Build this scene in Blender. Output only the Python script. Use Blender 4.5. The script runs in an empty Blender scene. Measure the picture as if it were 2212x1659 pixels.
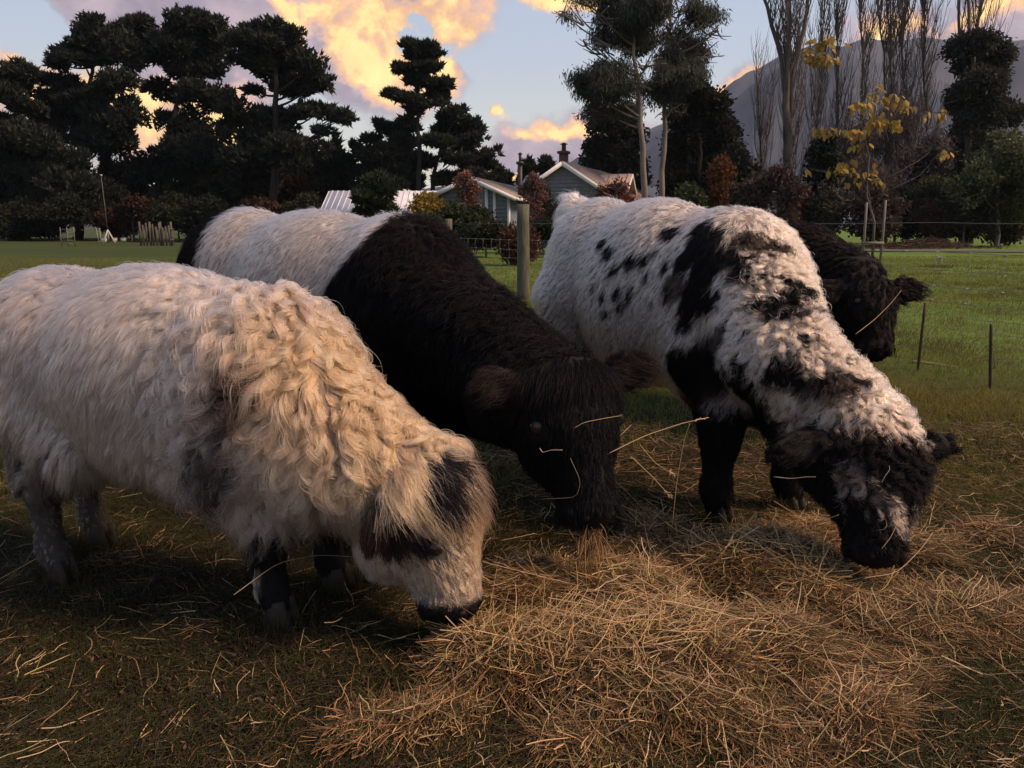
import bpy, bmesh, math, random
import numpy as np
from mathutils import Vector
from mathutils.bvhtree import BVHTree
from mathutils.kdtree import KDTree

# ------------------------------------------------------------------ camera
H = 1.2                                   # eye height
PITCH = math.radians(11.33)
scn = bpy.context.scene
COL = scn.collection
cam_d = bpy.data.cameras.new("camera"); cam = bpy.data.objects.new("camera", cam_d); COL.objects.link(cam)
cam.location = (0, 0, H); cam.rotation_euler = (math.pi/2 - PITCH, 0, 0)
cam_d.sensor_width = 36; cam_d.lens = 28; cam_d.clip_start = 0.05; cam_d.clip_end = 9000
cam_d.dof.use_dof = False
scn.camera = cam

# ------------------------------------------------------------------ render look
scn.view_settings.view_transform = 'Standard'; scn.view_settings.look = 'None'
scn.view_settings.gamma = 1; scn.view_settings.exposure = 0.95; scn.view_settings.use_curve_mapping = False
scn.render.engine = 'CYCLES'
cy = scn.cycles
cy.max_bounces = 7; cy.diffuse_bounces = 3; cy.glossy_bounces = 3; cy.transmission_bounces = 6; cy.transparent_max_bounces = 8
cy.volume_bounces = 0; cy.use_denoising = True
try: cy.denoiser = 'OPENIMAGEDENOISE'
except Exception: pass
cy.sample_clamp_indirect = 4
cy.caustics_reflective = False; cy.caustics_refractive = False
scn.cycles_curves.shape = 'RIBBONS'

# ------------------------------------------------------------------ node helper
class NT:
    """tiny wrapper that chains shader nodes"""
    def __init__(s, tree): s.t = tree; s.N = tree.nodes; s.L = tree.links
    def n(s, typ, **kw):
        nd = s.N.new(typ)
        for k, v in kw.items(): setattr(nd, k, v)
        return nd
    def put(s, inp, v):
        if v is None: return
        if isinstance(v, bpy.types.NodeSocket): s.L.new(v, inp)
        else: inp.default_value = v
    def m(s, op, a, b=None, c=None, clamp=False):
        nd = s.n('ShaderNodeMath', operation=op, use_clamp=clamp)
        for i, v in enumerate((a, b, c)): s.put(nd.inputs[i], v)
        return nd.outputs[0]
    def vm(s, op, a, b=None, scale=None):
        nd = s.n('ShaderNodeVectorMath', operation=op)
        s.put(nd.inputs[0], a); s.put(nd.inputs[1], b)
        if scale is not None: s.put(nd.inputs[3], scale)
        return nd.outputs[1] if op in ('LENGTH', 'DOT_PRODUCT') else nd.outputs[0]
    def noise(s, vec, scale, detail=5, rough=.55, dist=0, out=0):
        nd = s.n('ShaderNodeTexNoise'); s.put(nd.inputs['Vector'], vec)
        nd.inputs['Scale'].default_value = scale; nd.inputs['Detail'].default_value = detail
        nd.inputs['Roughness'].default_value = rough; nd.inputs['Distortion'].default_value = dist
        return nd.outputs[out]
    def mix(s, f, a, b):
        nd = s.n('ShaderNodeMix', data_type='RGBA')
        s.put(nd.inputs[0], f); s.put(nd.inputs[6], a); s.put(nd.inputs[7], b)
        return nd.outputs[2]
    def ss(s, x, lo, hi):
        nd = s.n('ShaderNodeMapRange', interpolation_type='SMOOTHSTEP')
        s.put(nd.inputs[0], x); s.put(nd.inputs[1], lo); s.put(nd.inputs[2], hi)
        return nd.outputs[0]
    def ramp(s, f, stops):
        nd = s.n('ShaderNodeValToRGB'); s.put(nd.inputs[0], f); e = nd.color_ramp.elements
        while len(e) < len(stops): e.new(.5)
        for el, (p, c) in zip(e, stops): el.position = p; el.color = (*c, 1)
        return nd.outputs[0]

def c4(c): return (*c, 1.0)

# ------------------------------------------------------------------ projection helpers (photo measurements -> places)
CP, SP = math.cos(PITCH), math.sin(PITCH); FPX = 28/36*2212
def ray(u, v):
    dx, dy = u-1106, 829.5-v
    return np.array([dx, dy*SP+FPX*CP, dy*CP-FPX*SP])
def W(u, v, y):
    r = ray(u, v); return np.array([0, 0, H]) + r*(y/r[1])
def G(u, v, z=0.0):
    r = ray(u, v); return np.array([0, 0, H]) + r*((z-H)/r[2])
def azel(u, v):
    r = ray(u, v); return math.atan2(r[0], r[1]), math.atan2(r[2], math.hypot(r[0], r[1]))

# ------------------------------------------------------------------ sky
SUN_AZ, SUN_EL = math.radians(102), math.radians(44)        # azimuth from +Y towards +X
world = bpy.data.worlds.new("World"); scn.world = world; world.use_nodes = True
wt = NT(world.node_tree); wt.N.clear()
def build_sky():
    t = wt
    co = t.n('ShaderNodeTexCoord').outputs['Generated']
    d = t.vm('NORMALIZE', co)
    sp = t.n('ShaderNodeSeparateXYZ'); t.put(sp.inputs[0], d)
    x, y, z = sp.outputs
    az = t.m('ARCTAN2', x, y); el = t.m('ARCSINE', z)
    n1 = t.noise(d, 7, 6, .6, 0, 1); sn = t.n('ShaderNodeSeparateColor'); t.put(sn.inputs[0], n1)
    n2 = t.noise(d, 26, 6, .65)
    n3 = t.noise(d, 13, 7, .62, .6)
    azw = t.m('ADD', az, t.m('MULTIPLY', t.m('SUBTRACT', sn.outputs[0], .5), .13))
    elw = t.m('ADD', el, t.m('MULTIPLY', t.m('SUBTRACT', sn.outputs[1], .5), .10))
    def blobs(lst):
        acc = None
        for (u, v, ru, rv, *rot) in lst:
            a0, e0 = azel(u, v); th = math.radians(rot[0]) if rot else 0
            da = t.m('SUBTRACT', azw, a0); de = t.m('SUBTRACT', elw, e0)
            p = t.m('ADD', t.m('MULTIPLY', da, math.cos(th)*FPX/ru), t.m('MULTIPLY', de, math.sin(th)*FPX/ru))
            q = t.m('ADD', t.m('MULTIPLY', da, -math.sin(th)*FPX/rv), t.m('MULTIPLY', de, math.cos(th)*FPX/rv))
            f = t.m('SUBTRACT', 1.0, t.m('SQRT', t.m('ADD', t.m('MULTIPLY', p, p), t.m('MULTIPLY', q, q))))
            acc = f if acc is None else t.m('MAXIMUM', acc, f)
        return acc
    body = blobs([(330, 40, 250, 130, -20), (560, 70, 260, 120, -28), (760, 110, 190, 130, -35), (880, 20, 190, 120), (1000, 60, 75, 95, -60),
                  (800, 185, 120, 45, -10), (930, 150, 90, 60, -30), (250, 260, 260, 110), (30, 180, 160, 75), (450, 210, 220, 120, -20), (180, -60, 300, 80),
                  (650, -120, 600, 90),
                  (1065, 231, 26, 13, 20), (1165, 325, 165, 74), (1232, 300, 100, 70), (1120, 345, 150, 50), (1330, 330, 130, 60),
                  (1160, 0, 50, 22), (1270, 15, 90, 24), (1590, 205, 75, 38, 25), (1760, 128, 60, 30, 15), (1960, 45, 130, 55), (2150, 40, 130, 70, 20), (2330, 80, 200, 90), (1700, 200, 110, 50, 20)])
    hole = blobs([(880, 84, 34, 20, 20), (912, 66, 26, 18, -30), (955, 120, 22, 12), (1000, 150, 30, 12, -30), (40, 60, 110, 55, -10), (700, 225, 60, 18)])
    body = t.m('SUBTRACT', body, t.m('MULTIPLY', t.m('MAXIMUM', hole, 0.0), 1.5))
    # the rest of the sky: the same kind of broken cloud
    az2 = t.m('ABSOLUTE', az)
    away = t.m('MAXIMUM', t.ss(el, .30, .55), t.ss(az2, .70, 1.0))
    gen = t.m('SUBTRACT', t.m('MULTIPLY', t.noise(d, 2.2, 4, .55), 3.2), 1.75)
    body = t.m('MAXIMUM', body, t.m('ADD', t.m('MULTIPLY', gen, away), t.m('MULTIPLY', t.m('SUBTRACT', 1.0, away), -3.0)))
    dens = t.m('ADD', body, t.m('ADD', t.m('MULTIPLY', t.m('SUBTRACT', n2, .5), 1.0), t.m('MULTIPLY', t.m('SUBTRACT', n3, .5), 1.0)))
    alpha = t.m('MULTIPLY', t.ss(dens, -.10, .50), t.ss(el, -.02, .02))
    # the lit faces of the clouds
    lit = blobs([(700, 60, 130, 90, -40), (780, 110, 130, 70, -40), (850, 40, 120, 70), (930, 30, 150, 90), (1010, 90, 70, 90, -60), (850, 200, 110, 30, -5), (940, 160, 70, 50),
                 (600, 15, 30, 100, 30), (300, 190, 200, 60), (40, 150, 110, 50), (430, 240, 120, 80), (200, 240, 200, 60),
                 (1065, 231, 40, 24), (1232, 268, 70, 20), (1128, 285, 45, 18), (1180, 375, 200, 26), (1160, 0, 60, 30), (1270, 10, 110, 30),
                 (1590, 198, 70, 26, 25), (1765, 120, 50, 22), (2160, 15, 90, 26, 22), (1950, 30, 70, 30)])
    lit = t.m('ADD', lit, t.m('ADD', t.m('MULTIPLY', t.m('SUBTRACT', n3, .5), 2.6), t.m('MULTIPLY', t.m('SUBTRACT', n2, .5), 1.4)))
    shd = blobs([(655, 100, 34, 80, -35), (740, 185, 80, 34, -10), (700, 150, 60, 40), (480, 60, 120, 90), (350, 120, 120, 60), (1170, 330, 140, 50)])
    lit = t.m('SUBTRACT', lit, t.m('MULTIPLY', t.m('MAXIMUM', shd, 0.0), 1.3))
    genlit = t.ss(t.noise(d, 4.5, 3, .5), .45, .75)
    lit = t.m('MAXIMUM', t.ss(lit, -.35, 1.0), t.m('MULTIPLY', genlit, t.m('MULTIPLY', away, .75)))  # unseen clouds outside the view lit warmer to add fill on the cattle
    shade = t.mix(t.ss(n3, .3, .75), c4((.22, .185, .24)), c4((.37, .29, .31)))
    warm = t.ramp(lit, [(0, (0, 0, 0)), (1, (1, 1, 1))])
    cc = t.mix(t.ss(lit, 0.0, .45), shade, c4((.56, .35, .27)))
    cc = t.mix(t.ss(lit, .28, .72), cc, c4((.70, .39, .19)))
    cc = t.mix(t.ss(lit, .6, 1.0), cc, c4((.88, .60, .23)))
    cc = t.vm('SCALE', cc, scale=t.m('ADD', .45, t.m('ADD', t.m('MULTIPLY', n3, .60), t.m('MULTIPLY', n2, .55))))
    # clear sky: physical sky, leaned towards the evening gradient of the photograph
    sky = t.n('ShaderNodeTexSky'); sky.sky_type = 'NISHITA'; sky.sun_disc = False
    sky.sun_elevation = SUN_EL; sky.sun_rotation = SUN_AZ
    sk = t.vm('SCALE', sky.outputs[0], scale=.045)
    g = t.ramp(t.m('MULTIPLY', el, 1.6), [(0, (.62, .56, .42)), (.12, (.58, .57, .48)), (.30, (.42, .47, .54)), (.62, (.27, .37, .55)), (1, (.21, .31, .50))])
    clear = t.mix(.8, sk, g)
    col = t.mix(alpha, clear, cc)
    col = t.mix(t.ss(el, -.06, -.01), c4((.06, .06, .05)), col)
    bg = t.n('ShaderNodeBackground'); t.put(bg.inputs[0], t.vm('SCALE', col, scale=8.2)); bg.inputs[1].default_value = 0.1
    out = t.n('ShaderNodeOutputWorld'); t.L.new(bg.outputs[0], out.inputs[0])
build_sky()
world.cycles.sampling_method = 'MANUAL'; world.cycles.sample_map_resolution = 512
sun_d = bpy.data.lights.new("sun", 'SUN'); sun = bpy.data.objects.new("sun", sun_d); COL.objects.link(sun)
sun_d.energy = 3.3; sun_d.angle = math.radians(18); sun_d.color = (1.0, .67, .44)
sv = Vector((math.sin(SUN_AZ)*math.cos(SUN_EL), math.cos(SUN_AZ)*math.cos(SUN_EL), math.sin(SUN_EL)))
sun.rotation_euler = sv.to_track_quat('Z', 'Y').to_euler()

# ------------------------------------------------------------------ object helpers
def tag(o, label=None, cat=None, group=None, kind=None):
    if label: o['label'] = label
    if cat: o['category'] = cat
    if group: o['group'] = group
    if kind: o['kind'] = kind
    return o
def link(name, data, parent=None, loc=None):
    o = bpy.data.objects.new(name, data); COL.objects.link(o)
    if parent is not None: o.parent = parent
    if loc is not None: o.location = loc
    return o
def empty(name, loc, label, cat, group=None, rz=0):
    o = bpy.data.objects.new(name, None); COL.objects.link(o)
    o.location = tuple(float(q) for q in loc); o.rotation_euler = (0, 0, rz); o.empty_display_size = .2
    return tag(o, label, cat, group)
def mesh_np(name, V, F, mat=None, smooth=False, attr=None):
    """V (n,3); F (m,k) or list of such arrays"""
    me = bpy.data.meshes.new(name); V = np.asarray(V, np.float32)
    Fs = F if isinstance(F, list) else [F]
    Fs = [np.asarray(f, np.int32) for f in Fs if len(f)]
    me.vertices.add(len(V)); me.vertices.foreach_set('co', V.ravel())
    nl = sum(f.size for f in Fs); me.loops.add(nl)
    me.loops.foreach_set('vertex_index', np.concatenate([f.ravel() for f in Fs]))
    ls, lt, s = [], [], 0
    for f in Fs:
        k = f.shape[1]; ls.append(s+np.arange(len(f))*k); lt.append(np.full(len(f), k)); s += f.size
    ls = np.concatenate(ls); me.polygons.add(len(ls))
    me.polygons.foreach_set('loop_start', ls.astype(np.int32))
    me.polygons.foreach_set('loop_total', np.concatenate(lt).astype(np.int32))
    if smooth: me.polygons.foreach_set('use_smooth', np.ones(len(ls), bool))
    if attr is not None:
        a = me.attributes.new('tint', 'FLOAT_COLOR', 'POINT')
        c = np.ones((len(V), 4), np.float32); c[:, :3] = attr; a.data.foreach_set('color', c.ravel())
    me.update(calc_edges=True)
    if mat: me.materials.append(mat)
    return me
def strands(name, P, R, C, mat, parent=None, loc=(0, 0, 0)):
    """P (n,k,3) world positions, R (n,k) radii, C (n,3) colours -> one curves object"""
    n, k, _ = P.shape
    cu = bpy.data.hair_curves.new(name); cu.add_curves([k]*n)
    P = P - np.asarray(loc, np.float32)
    cu.attributes['position'].data.foreach_set('vector', np.ascontiguousarray(P, dtype=np.float32).ravel())
    ra = cu.attributes.get('radius') or cu.attributes.new('radius', 'FLOAT', 'POINT')
    ra.data.foreach_set('value', np.ascontiguousarray(R, dtype=np.float32).ravel())
    a = cu.attributes.new('tint', 'FLOAT_COLOR', 'CURVE')
    c = np.ones((n, 4), np.float32); c[:, :3] = C; a.data.foreach_set('color', c.ravel())
    cu.materials.append(mat)
    return link(name, cu, parent)
def nrm(v): 
    v = np.asarray(v, float); return v/np.maximum(np.linalg.norm(v, axis=-1, keepdims=True), 1e-9)
def lerp(a, b, t):
    t = np.clip(t, 0, 1)
    if np.ndim(t) == 1 and max(np.ndim(a), np.ndim(b)) == 2: t = t[:, None]
    return np.asarray(a)*(1-t)+np.asarray(b)*t
def fbm(P, freq, seed=0, octv=3):
    """smooth pseudo-noise in about -1..1 for any array of points"""
    r = np.random.RandomState(seed); out = 0; amp = 1; tot = 0
    for o in range(octv):
        D = nrm(r.normal(size=(5, 3)))*freq*(2**o); ph = r.rand(5)*6.28
        out = out + amp*np.sin(P@D.T+ph).sum(-1)/2.6; tot += amp; amp *= .55
    return out/tot
def tubes(paths, radii, sides=6, cap=True):
    """paths (n,k,3), radii (n,k) -> V, [F4, Fcap]"""
    P = np.asarray(paths, float); R = np.asarray(radii, float); n, k, _ = P.shape
    T = nrm(np.gradient(P, axis=1)); up = np.where(np.abs(T[..., 2:3]) > .9, np.array([1., 0, 0]), np.array([0., 0, 1]))
    ref = up[:, :1].repeat(k, 1)
    A = nrm(np.cross(T, ref)); B = np.cross(T, A)
    th = np.arange(sides)*2*math.pi/sides
    ring = P[:, :, None]+R[:, :, None, None]*(A[:, :, None]*np.cos(th)[:, None]+B[:, :, None]*np.sin(th)[:, None])
    V = ring.reshape(-1, 3)
    i = np.arange(n)[:, None, None]*k*sides; j = np.arange(k-1)[None, :, None]*sides; s = np.arange(sides)[None, None]
    s2 = (s+1) % sides
    F = np.stack([i+j+s, i+j+s2, i+j+sides+s2, i+j+sides+s], -1).reshape(-1, 4)
    Fs = [F]
    if cap:
        e = np.arange(n)[:, None]*k*sides
        Fs.append(e+np.arange(sides)[None, ::-1]); Fs.append(e+(k-1)*sides+np.arange(sides)[None])
    return V, Fs
def join(parts):
    """list of (V, [F...]) -> V, [F3s, F4s...] merged by face size"""
    Vs, by, off = [], {}, 0
    for V, Fs in parts:
        for f in (Fs if isinstance(Fs, list) else [Fs]):
            if len(f): by.setdefault(f.shape[1], []).append(np.asarray(f)+off)
        Vs.append(V); off += len(V)
    return np.concatenate(Vs), [np.concatenate(b) for b in by.values()]
def box(x0, x1, y0, y1, z0, z1):
    V = np.array([[x, y, z] for z in (z0, z1) for y in (y0, y1) for x in (x0, x1)], float)
    return V, [np.array([[0, 2, 3, 1], [4, 5, 7, 6], [0, 1, 5, 4], [2, 6, 7, 3], [0, 4, 6, 2], [1, 3, 7, 5]])]
def bez(a, b, c, k):
    t = np.linspace(0, 1, k)[:, None]; a, b, c = map(np.asarray, (a, b, c))
    return (1-t)**2*a+2*t*(1-t)*b+t*t*c

# ------------------------------------------------------------------ materials
def mat_base(name):
    m = bpy.data.materials.new(name); m.use_nodes = True; t = NT(m.node_tree); t.N.clear()
    out = t.n('ShaderNodeOutputMaterial'); b = t.n('ShaderNodeBsdfPrincipled'); t.L.new(b.outputs[0], out.inputs[0])
    return m, t, b, out
def mat_simple(name, col, rough=.8, col2=None, scale=8, bump=0, metal=0, spec=.3, stretch=(1, 1, 1), detail=5):
    m, t, b, out = mat_base(name); co = t.n('ShaderNodeTexCoord').outputs['Object']
    mp = t.n('ShaderNodeMapping'); t.put(mp.inputs[0], co); mp.inputs['Scale'].default_value = stretch
    nz = t.noise(mp.outputs[0], scale, detail, .6)
    t.put(b.inputs['Base Color'], t.mix(t.ss(nz, .3, .7), c4(col), c4(col2 or tuple(q*.7 for q in col))))
    b.inputs['Roughness'].default_value = rough; b.inputs['Metallic'].default_value = metal
    b.inputs['Specular IOR Level'].default_value = spec
    if bump:
        bp = t.n('ShaderNodeBump'); bp.inputs['Strength'].default_value = bump; bp.inputs['Distance'].default_value = .02
        t.put(bp.inputs['Height'], nz); t.L.new(bp.outputs[0], b.inputs['Normal'])
    return m
def mat_tint(name, rough=.7, trans=0.0, spec=.2, noise=0.0, nscale=10, bump=0):
    """colour comes from the object's own tint attribute (its material colour)"""
    m, t, b, out = mat_base(name); a = t.n('ShaderNodeAttribute', attribute_name='tint')
    col = a.outputs['Color']
    if noise:
        co = t.n('ShaderNodeTexCoord').outputs['Object']; nz = t.noise(co, nscale, 6, .65)
        col = t.vm('SCALE', col, scale=t.m('ADD', 1-noise/2, t.m('MULTIPLY', t.m('SUBTRACT', t.ss(nz, .25, .75), .0), noise)))
        if bump:
            bp = t.n('ShaderNodeBump'); bp.inputs['Strength'].default_value = bump; bp.inputs['Distance'].default_value = .02
            t.put(bp.inputs['Height'], nz); t.L.new(bp.outputs[0], b.inputs['Normal'])
    t.put(b.inputs['Base Color'], col); b.inputs['Roughness'].default_value = rough
    b.inputs['Specular IOR Level'].default_value = spec
    if trans:
        tr = t.n('ShaderNodeBsdfTranslucent'); t.put(tr.inputs[0], col); mx = t.n('ShaderNodeMixShader')
        mx.inputs[0].default_value = trans; t.L.new(b.outputs[0], mx.inputs[1]); t.L.new(tr.outputs[0], mx.inputs[2])
        t.L.new(mx.outputs[0], out.inputs[0])
    return m
def mat_hair(name, rough=.45, rad=.6, ior=1.5):
    m = bpy.data.materials.new(name); m.use_nodes = True; t = NT(m.node_tree); t.N.clear()
    out = t.n('ShaderNodeOutputMaterial'); h = t.n('ShaderNodeBsdfHairPrincipled')
    h.model = 'CHIANG'; h.parametrization = 'COLOR'
    a = t.n('ShaderNodeAttribute', attribute_name='tint'); t.put(h.inputs['Color'], a.outputs['Color'])
    h.inputs['IOR'].default_value = ior; h.inputs['Roughness'].default_value = rough; h.inputs['Radial Roughness'].default_value = rad
    dk = t.n('ShaderNodeBsdfPrincipled'); t.put(dk.inputs['Base Color'], a.outputs['Color']); dk.inputs['Roughness'].default_value = .5; dk.inputs['Specular IOR Level'].default_value = .08
    lum = t.vm('DOT_PRODUCT', a.outputs['Color'], (.33, .34, .33)); mx = t.n('ShaderNodeMixShader')
    t.put(mx.inputs[0], t.ss(lum, .02, .12)); t.L.new(dk.outputs[0], mx.inputs[1]); t.L.new(h.outputs[0], mx.inputs[2])
    t.L.new(mx.outputs[0], out.inputs[0])
    return m
M = {}
M['hide'] = mat_tint('hide', .8, noise=.3, nscale=30)
M['hair'] = mat_hair('hair')
M['dark_hair'] = mat_hair('dark_hair', .42, .5, 1.32)
M['eye'] = mat_simple('eye', (.010, .007, .005), .28, (.015, .010, .008), spec=.35)
M['hoof'] = mat_simple('hoof', (.016, .013, .012), .7, (.03, .022, .016), 40, .3)
M['blade'] = mat_tint('grass_blade', .6, .35, .15)
M['straw'] = mat_tint('straw', .55, .2, .25)
DEN = 1; HAZE = .0001

# ================================================================== CATTLE
def smin(a, b, k):
    h = np.clip(.5+.5*(b-a)/k, 0, 1); return b*(1-h)+a*h-k*h*(1-h)
def sdf(P, prims, k=.05):
    out = None
    for pr in prims:
        kk = k
        if pr[0] == 'cap':
            _, a, ra, b, rb = pr[:5]; kk = pr[5] if len(pr) > 5 else k
            ab = b-a; t = np.clip(((P-a)@ab)/(ab@ab), 0, 1)
            d = np.linalg.norm(P-(a+t[:, None]*ab), axis=1)-(ra+(rb-ra)*t)
        else:
            _, c, A, r = pr[:4]; kk = pr[4] if len(pr) > 4 else k
            q = (P-c)@A.T; k0 = np.linalg.norm(q/r, axis=1); k1 = np.linalg.norm(q/(r*r), axis=1)
            d = k0*(k0-1)/np.maximum(k1, 1e-6)
        out = d if out is None else smin(out, d, kk)
    return out
def sdf_mesh(name, prims, voxel=.018, k=.05):
    """one continuous skin: voxel-remesh the primitives, then slide every vertex onto their smooth union"""
    bm = bmesh.new()
    from mathutils import Matrix
    for pr in prims:
        if pr[0] == 'cap':
            _, a, ra, b, rb = pr[:5]
            for s in np.linspace(0, 1, max(2, int(np.linalg.norm(b-a)/(.35*min(ra, rb)))+1)):
                c = a+(b-a)*s; bmesh.ops.create_icosphere(bm, subdivisions=2, radius=float(ra+(rb-ra)*s), matrix=Matrix.Translation(c))
        else:
            _, c, A, r = pr[:4]
            mt = Matrix.Identity(4)
            for i in range(3):
                for j in range(3): mt[j][i] = float(A[i][j]*r[i])
            mt.translation = Vector(c); bmesh.ops.create_icosphere(bm, subdivisions=3, radius=1, matrix=mt)
    me = bpy.data.meshes.new(name); bm.to_mesh(me); bm.free()
    o = bpy.data.objects.new(name+'_tmp', me); COL.objects.link(o)
    md = o.modifiers.new('r', 'REMESH'); md.mode = 'VOXEL'; md.voxel_size = voxel
    dg = bpy.context.evaluated_depsgraph_get(); m2 = bpy.data.meshes.new_from_object(o.evaluated_get(dg))
    bpy.data.objects.remove(o); bpy.data.meshes.remove(me)
    n = len(m2.vertices); V = np.empty(n*3, np.float32); m2.vertices.foreach_get('co', V); V = V.reshape(-1, 3).astype(float)
    e = 1e-3
    for it in range(5):
        d = sdf(V, prims, k); g = np.stack([sdf(V+np.eye(3)[i]*e, prims, k)-sdf(V-np.eye(3)[i]*e, prims, k) for i in range(3)], 1)/(2*e)
        g2 = np.maximum((g*g).sum(1), .2); V -= np.clip(d/g2, -.03, .03)[:, None]*g
    m2.vertices.foreach_set('co', V.astype(np.float32).ravel())
    m2.polygons.foreach_set('use_smooth', np.ones(len(m2.polygons), bool)); m2.update()
    return m2, V

class Cow:
    def __init__(s, cx, cy, head_deg, sx=1., sz=1., sy=1.):
        a = math.radians(head_deg); s.f = np.array([math.cos(a), math.sin(a), 0]); s.l = np.array([-math.sin(a), math.cos(a), 0]); s.u = np.array([0, 0, 1.])
        s.o = np.array([cx, cy, 0.]); s.sx, s.sy, s.sz = sx, sy, sz; s.pr = []; s.A = np.stack([s.f, s.l, s.u]); s.hooves = []
    def w(s, x, y, z): return s.o+s.f*x*s.sx+s.l*y*s.sy+s.u*z*s.sz
    def loc(s, P): return ((P-s.o)@s.A.T)/np.array([s.sx, s.sy, s.sz])
    def ell(s, c, r, pitch=0, k=.09):
        A = s.A
        if pitch:
            p = math.radians(pitch); A = np.stack([s.f*math.cos(p)+s.u*math.sin(p), s.l, s.u*math.cos(p)-s.f*math.sin(p)])
        s.pr.append(('ell', s.w(*c), A, np.array([r[0]*s.sx, r[1]*s.sy, r[2]*s.sz]), k))
    def cap(s, a, ra, b, rb, k=.05): s.pr.append(('cap', s.w(*a), ra, s.w(*b), rb, k))
    def wcap(s, a, ra, b, rb, k=.06): s.pr.append(('cap', np.asarray(a, float), ra, np.asarray(b, float), rb, k))
    def legs(s, fr=((.45, -.16), (.45, .16)), rr=((-.72, -.16), (-.72, .16)), th=1.0, el=.60):
        for (x, y) in fr:
            sg = 1 if y > 0 else -1
            s.cap((.36, sg*.16, el+.08), .13*th, (x+.00, y, .42), .078*th); s.cap((x, y, .42), .078*th, (x+.0, y, .33), .066*th)
            s.cap((x, y, .33), .062*th, (x-.01, y, .13), .047*th); s.cap((x-.01, y, .13), .05*th, (x+.01, y, .07), .05*th)
            s.hooves.append(s.w(x+.02, y, 0))
        for (x, y) in rr:
            sg = 1 if y > 0 else -1
            s.cap((-.62, sg*.15, .80), .19*th, (x+.20, y, .58), .13*th); s.cap((x+.2, y, .58), .12*th, (x-.02, y, .40), .07*th)
            s.cap((x-.02, y, .40), .062*th, (x, y, .13), .048*th); s.cap((x, y, .13), .05*th, (x+.03, y, .07), .05*th)
            s.hooves.append(s.w(x+.04, y, 0))
    def head(s, poll, muz, n, size=1., ears=(), jaw=.10, wid=1., cheek=0., eye=.40):
        p, m = np.asarray(poll, float), np.asarray(muz, float); L = np.linalg.norm(m-p); d = (m-p)/L
        n = np.asarray(n, float); n = n-d*(n@d); n /= np.linalg.norm(n); sd = np.cross(d, n); A = np.stack([d, sd, n]); q = size
        s.hd = (p, d, n, sd, L, q); add = s.pr.append
        add(('ell', p+d*.26*L-n*.02*q, A, np.array([.33*L, .125*q*wid, .12*q]), .05))
        add(('ell', p+d*.42*L-n*.055*q, A, np.array([.30*L, .105*q*wid, jaw*q]), .05))
        add(('cap', p+d*.45*L, .088*q, p+d*.84*L-n*.005, .068*q, .05))
        add(('cap', p+d*.50*L-n*.095*q, .06*q, p+d*.86*L-n*.055*q, .045*q, .05))
        add(('ell', p+d*.90*L-n*.018*q, A, np.array([.10*L, .086*q, .072*q]), .03))
        if cheek: add(('ell', p+d*.46*L-n*(.06+cheek)*q, A, np.array([.25*L, .085*q, .10*q]), .05))
        s.ears = []
        for (sg, dirv, ln, wd) in ears:
            dv = nrm(dirv); r0 = p+d*.13*L+sd*sg*.10*q-n*.02
            # ear: an open leaf shape, its flat side facing n-ish
            fl = np.asarray(n)-dv*(np.asarray(n)@dv); fl /= np.linalg.norm(fl); wv = np.cross(dv, fl)
            add(('cap', r0, .035*q, r0+dv*ln*.35, .032*q, .03))
            add(('ell', r0+dv*ln*.58, np.stack([dv, wv, fl]), np.array([ln*.46, wd, .022]), .02))
            s.ears.append((r0, dv, ln, wd, fl))
        s.eyes = [p+d*eye*L+sd*sg*.108*q*wid+n*.035*q for sg in (-1, 1)]
    def build(s, name, label, colfn, cat='cow', group=None, voxel=.018):
        s.root = empty(name, s.o, label, cat, group)
        me, V = sdf_mesh('body', s.pr, voxel)
        n = len(V)
        s.V = V; nv = np.empty(n*3, np.float32); me.vertices.foreach_get('normal', nv); s.Nv = nv.reshape(-1, 3)
        me.calc_loop_triangles(); nt = len(me.loop_triangles); T = np.empty(nt*3, np.int32); me.loop_triangles.foreach_get('vertices', T); s.T = T.reshape(-1, 3)
        s.bvh = BVHTree.FromPolygons([tuple(v) for v in V], [tuple(t) for t in s.T])
        s.colfn = colfn
        c = colfn(s, V, s.Nv); a = me.attributes.new('tint', 'FLOAT_COLOR', 'POINT'); cc = np.ones((n, 4), np.float32); cc[:, :3] = lerp(c, c.mean(1, keepdims=True)*np.array([[1.05, 1, .95]]), .6)*.38
        a.data.foreach_set('color', cc.ravel())
        me.vertices.foreach_set('co', (V-s.o).astype(np.float32).ravel()); me.materials.append(M['hide'])
        s.body = link('body', me, s.root)
        # hooves: cloven, two claws each
        for h in s.hooves:
            parts = []
            for sg in (-1, 1):
                rings = []
                for z, r, fx in ((-.02, .036, .010), (.02, .034, .006), (.05, .030, 0), (.078, .027, -.004)):
                    th = np.arange(10)*2*math.pi/10
                    rings.append(h-s.o+s.l*(sg*.024+np.cos(th)[:, None]*r*.62)+s.f*(fx+np.sin(th)[:, None]*r*1.25*(1+.25*(np.sin(th)[:, None] > 0)))+s.u*z)
                Vh = np.concatenate(rings); F = np.array([[i*10+j, i*10+(j+1) % 10, (i+1)*10+(j+1) % 10, (i+1)*10+j] for i in range(3) for j in range(10)])
                parts.append((Vh, [F, np.arange(30, 40)[None], np.arange(9, -1, -1)[None]]))
            V2, F2 = join(parts); link('hoof', mesh_np('hoof', V2, F2, M['hoof'], True), s.root)
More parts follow.
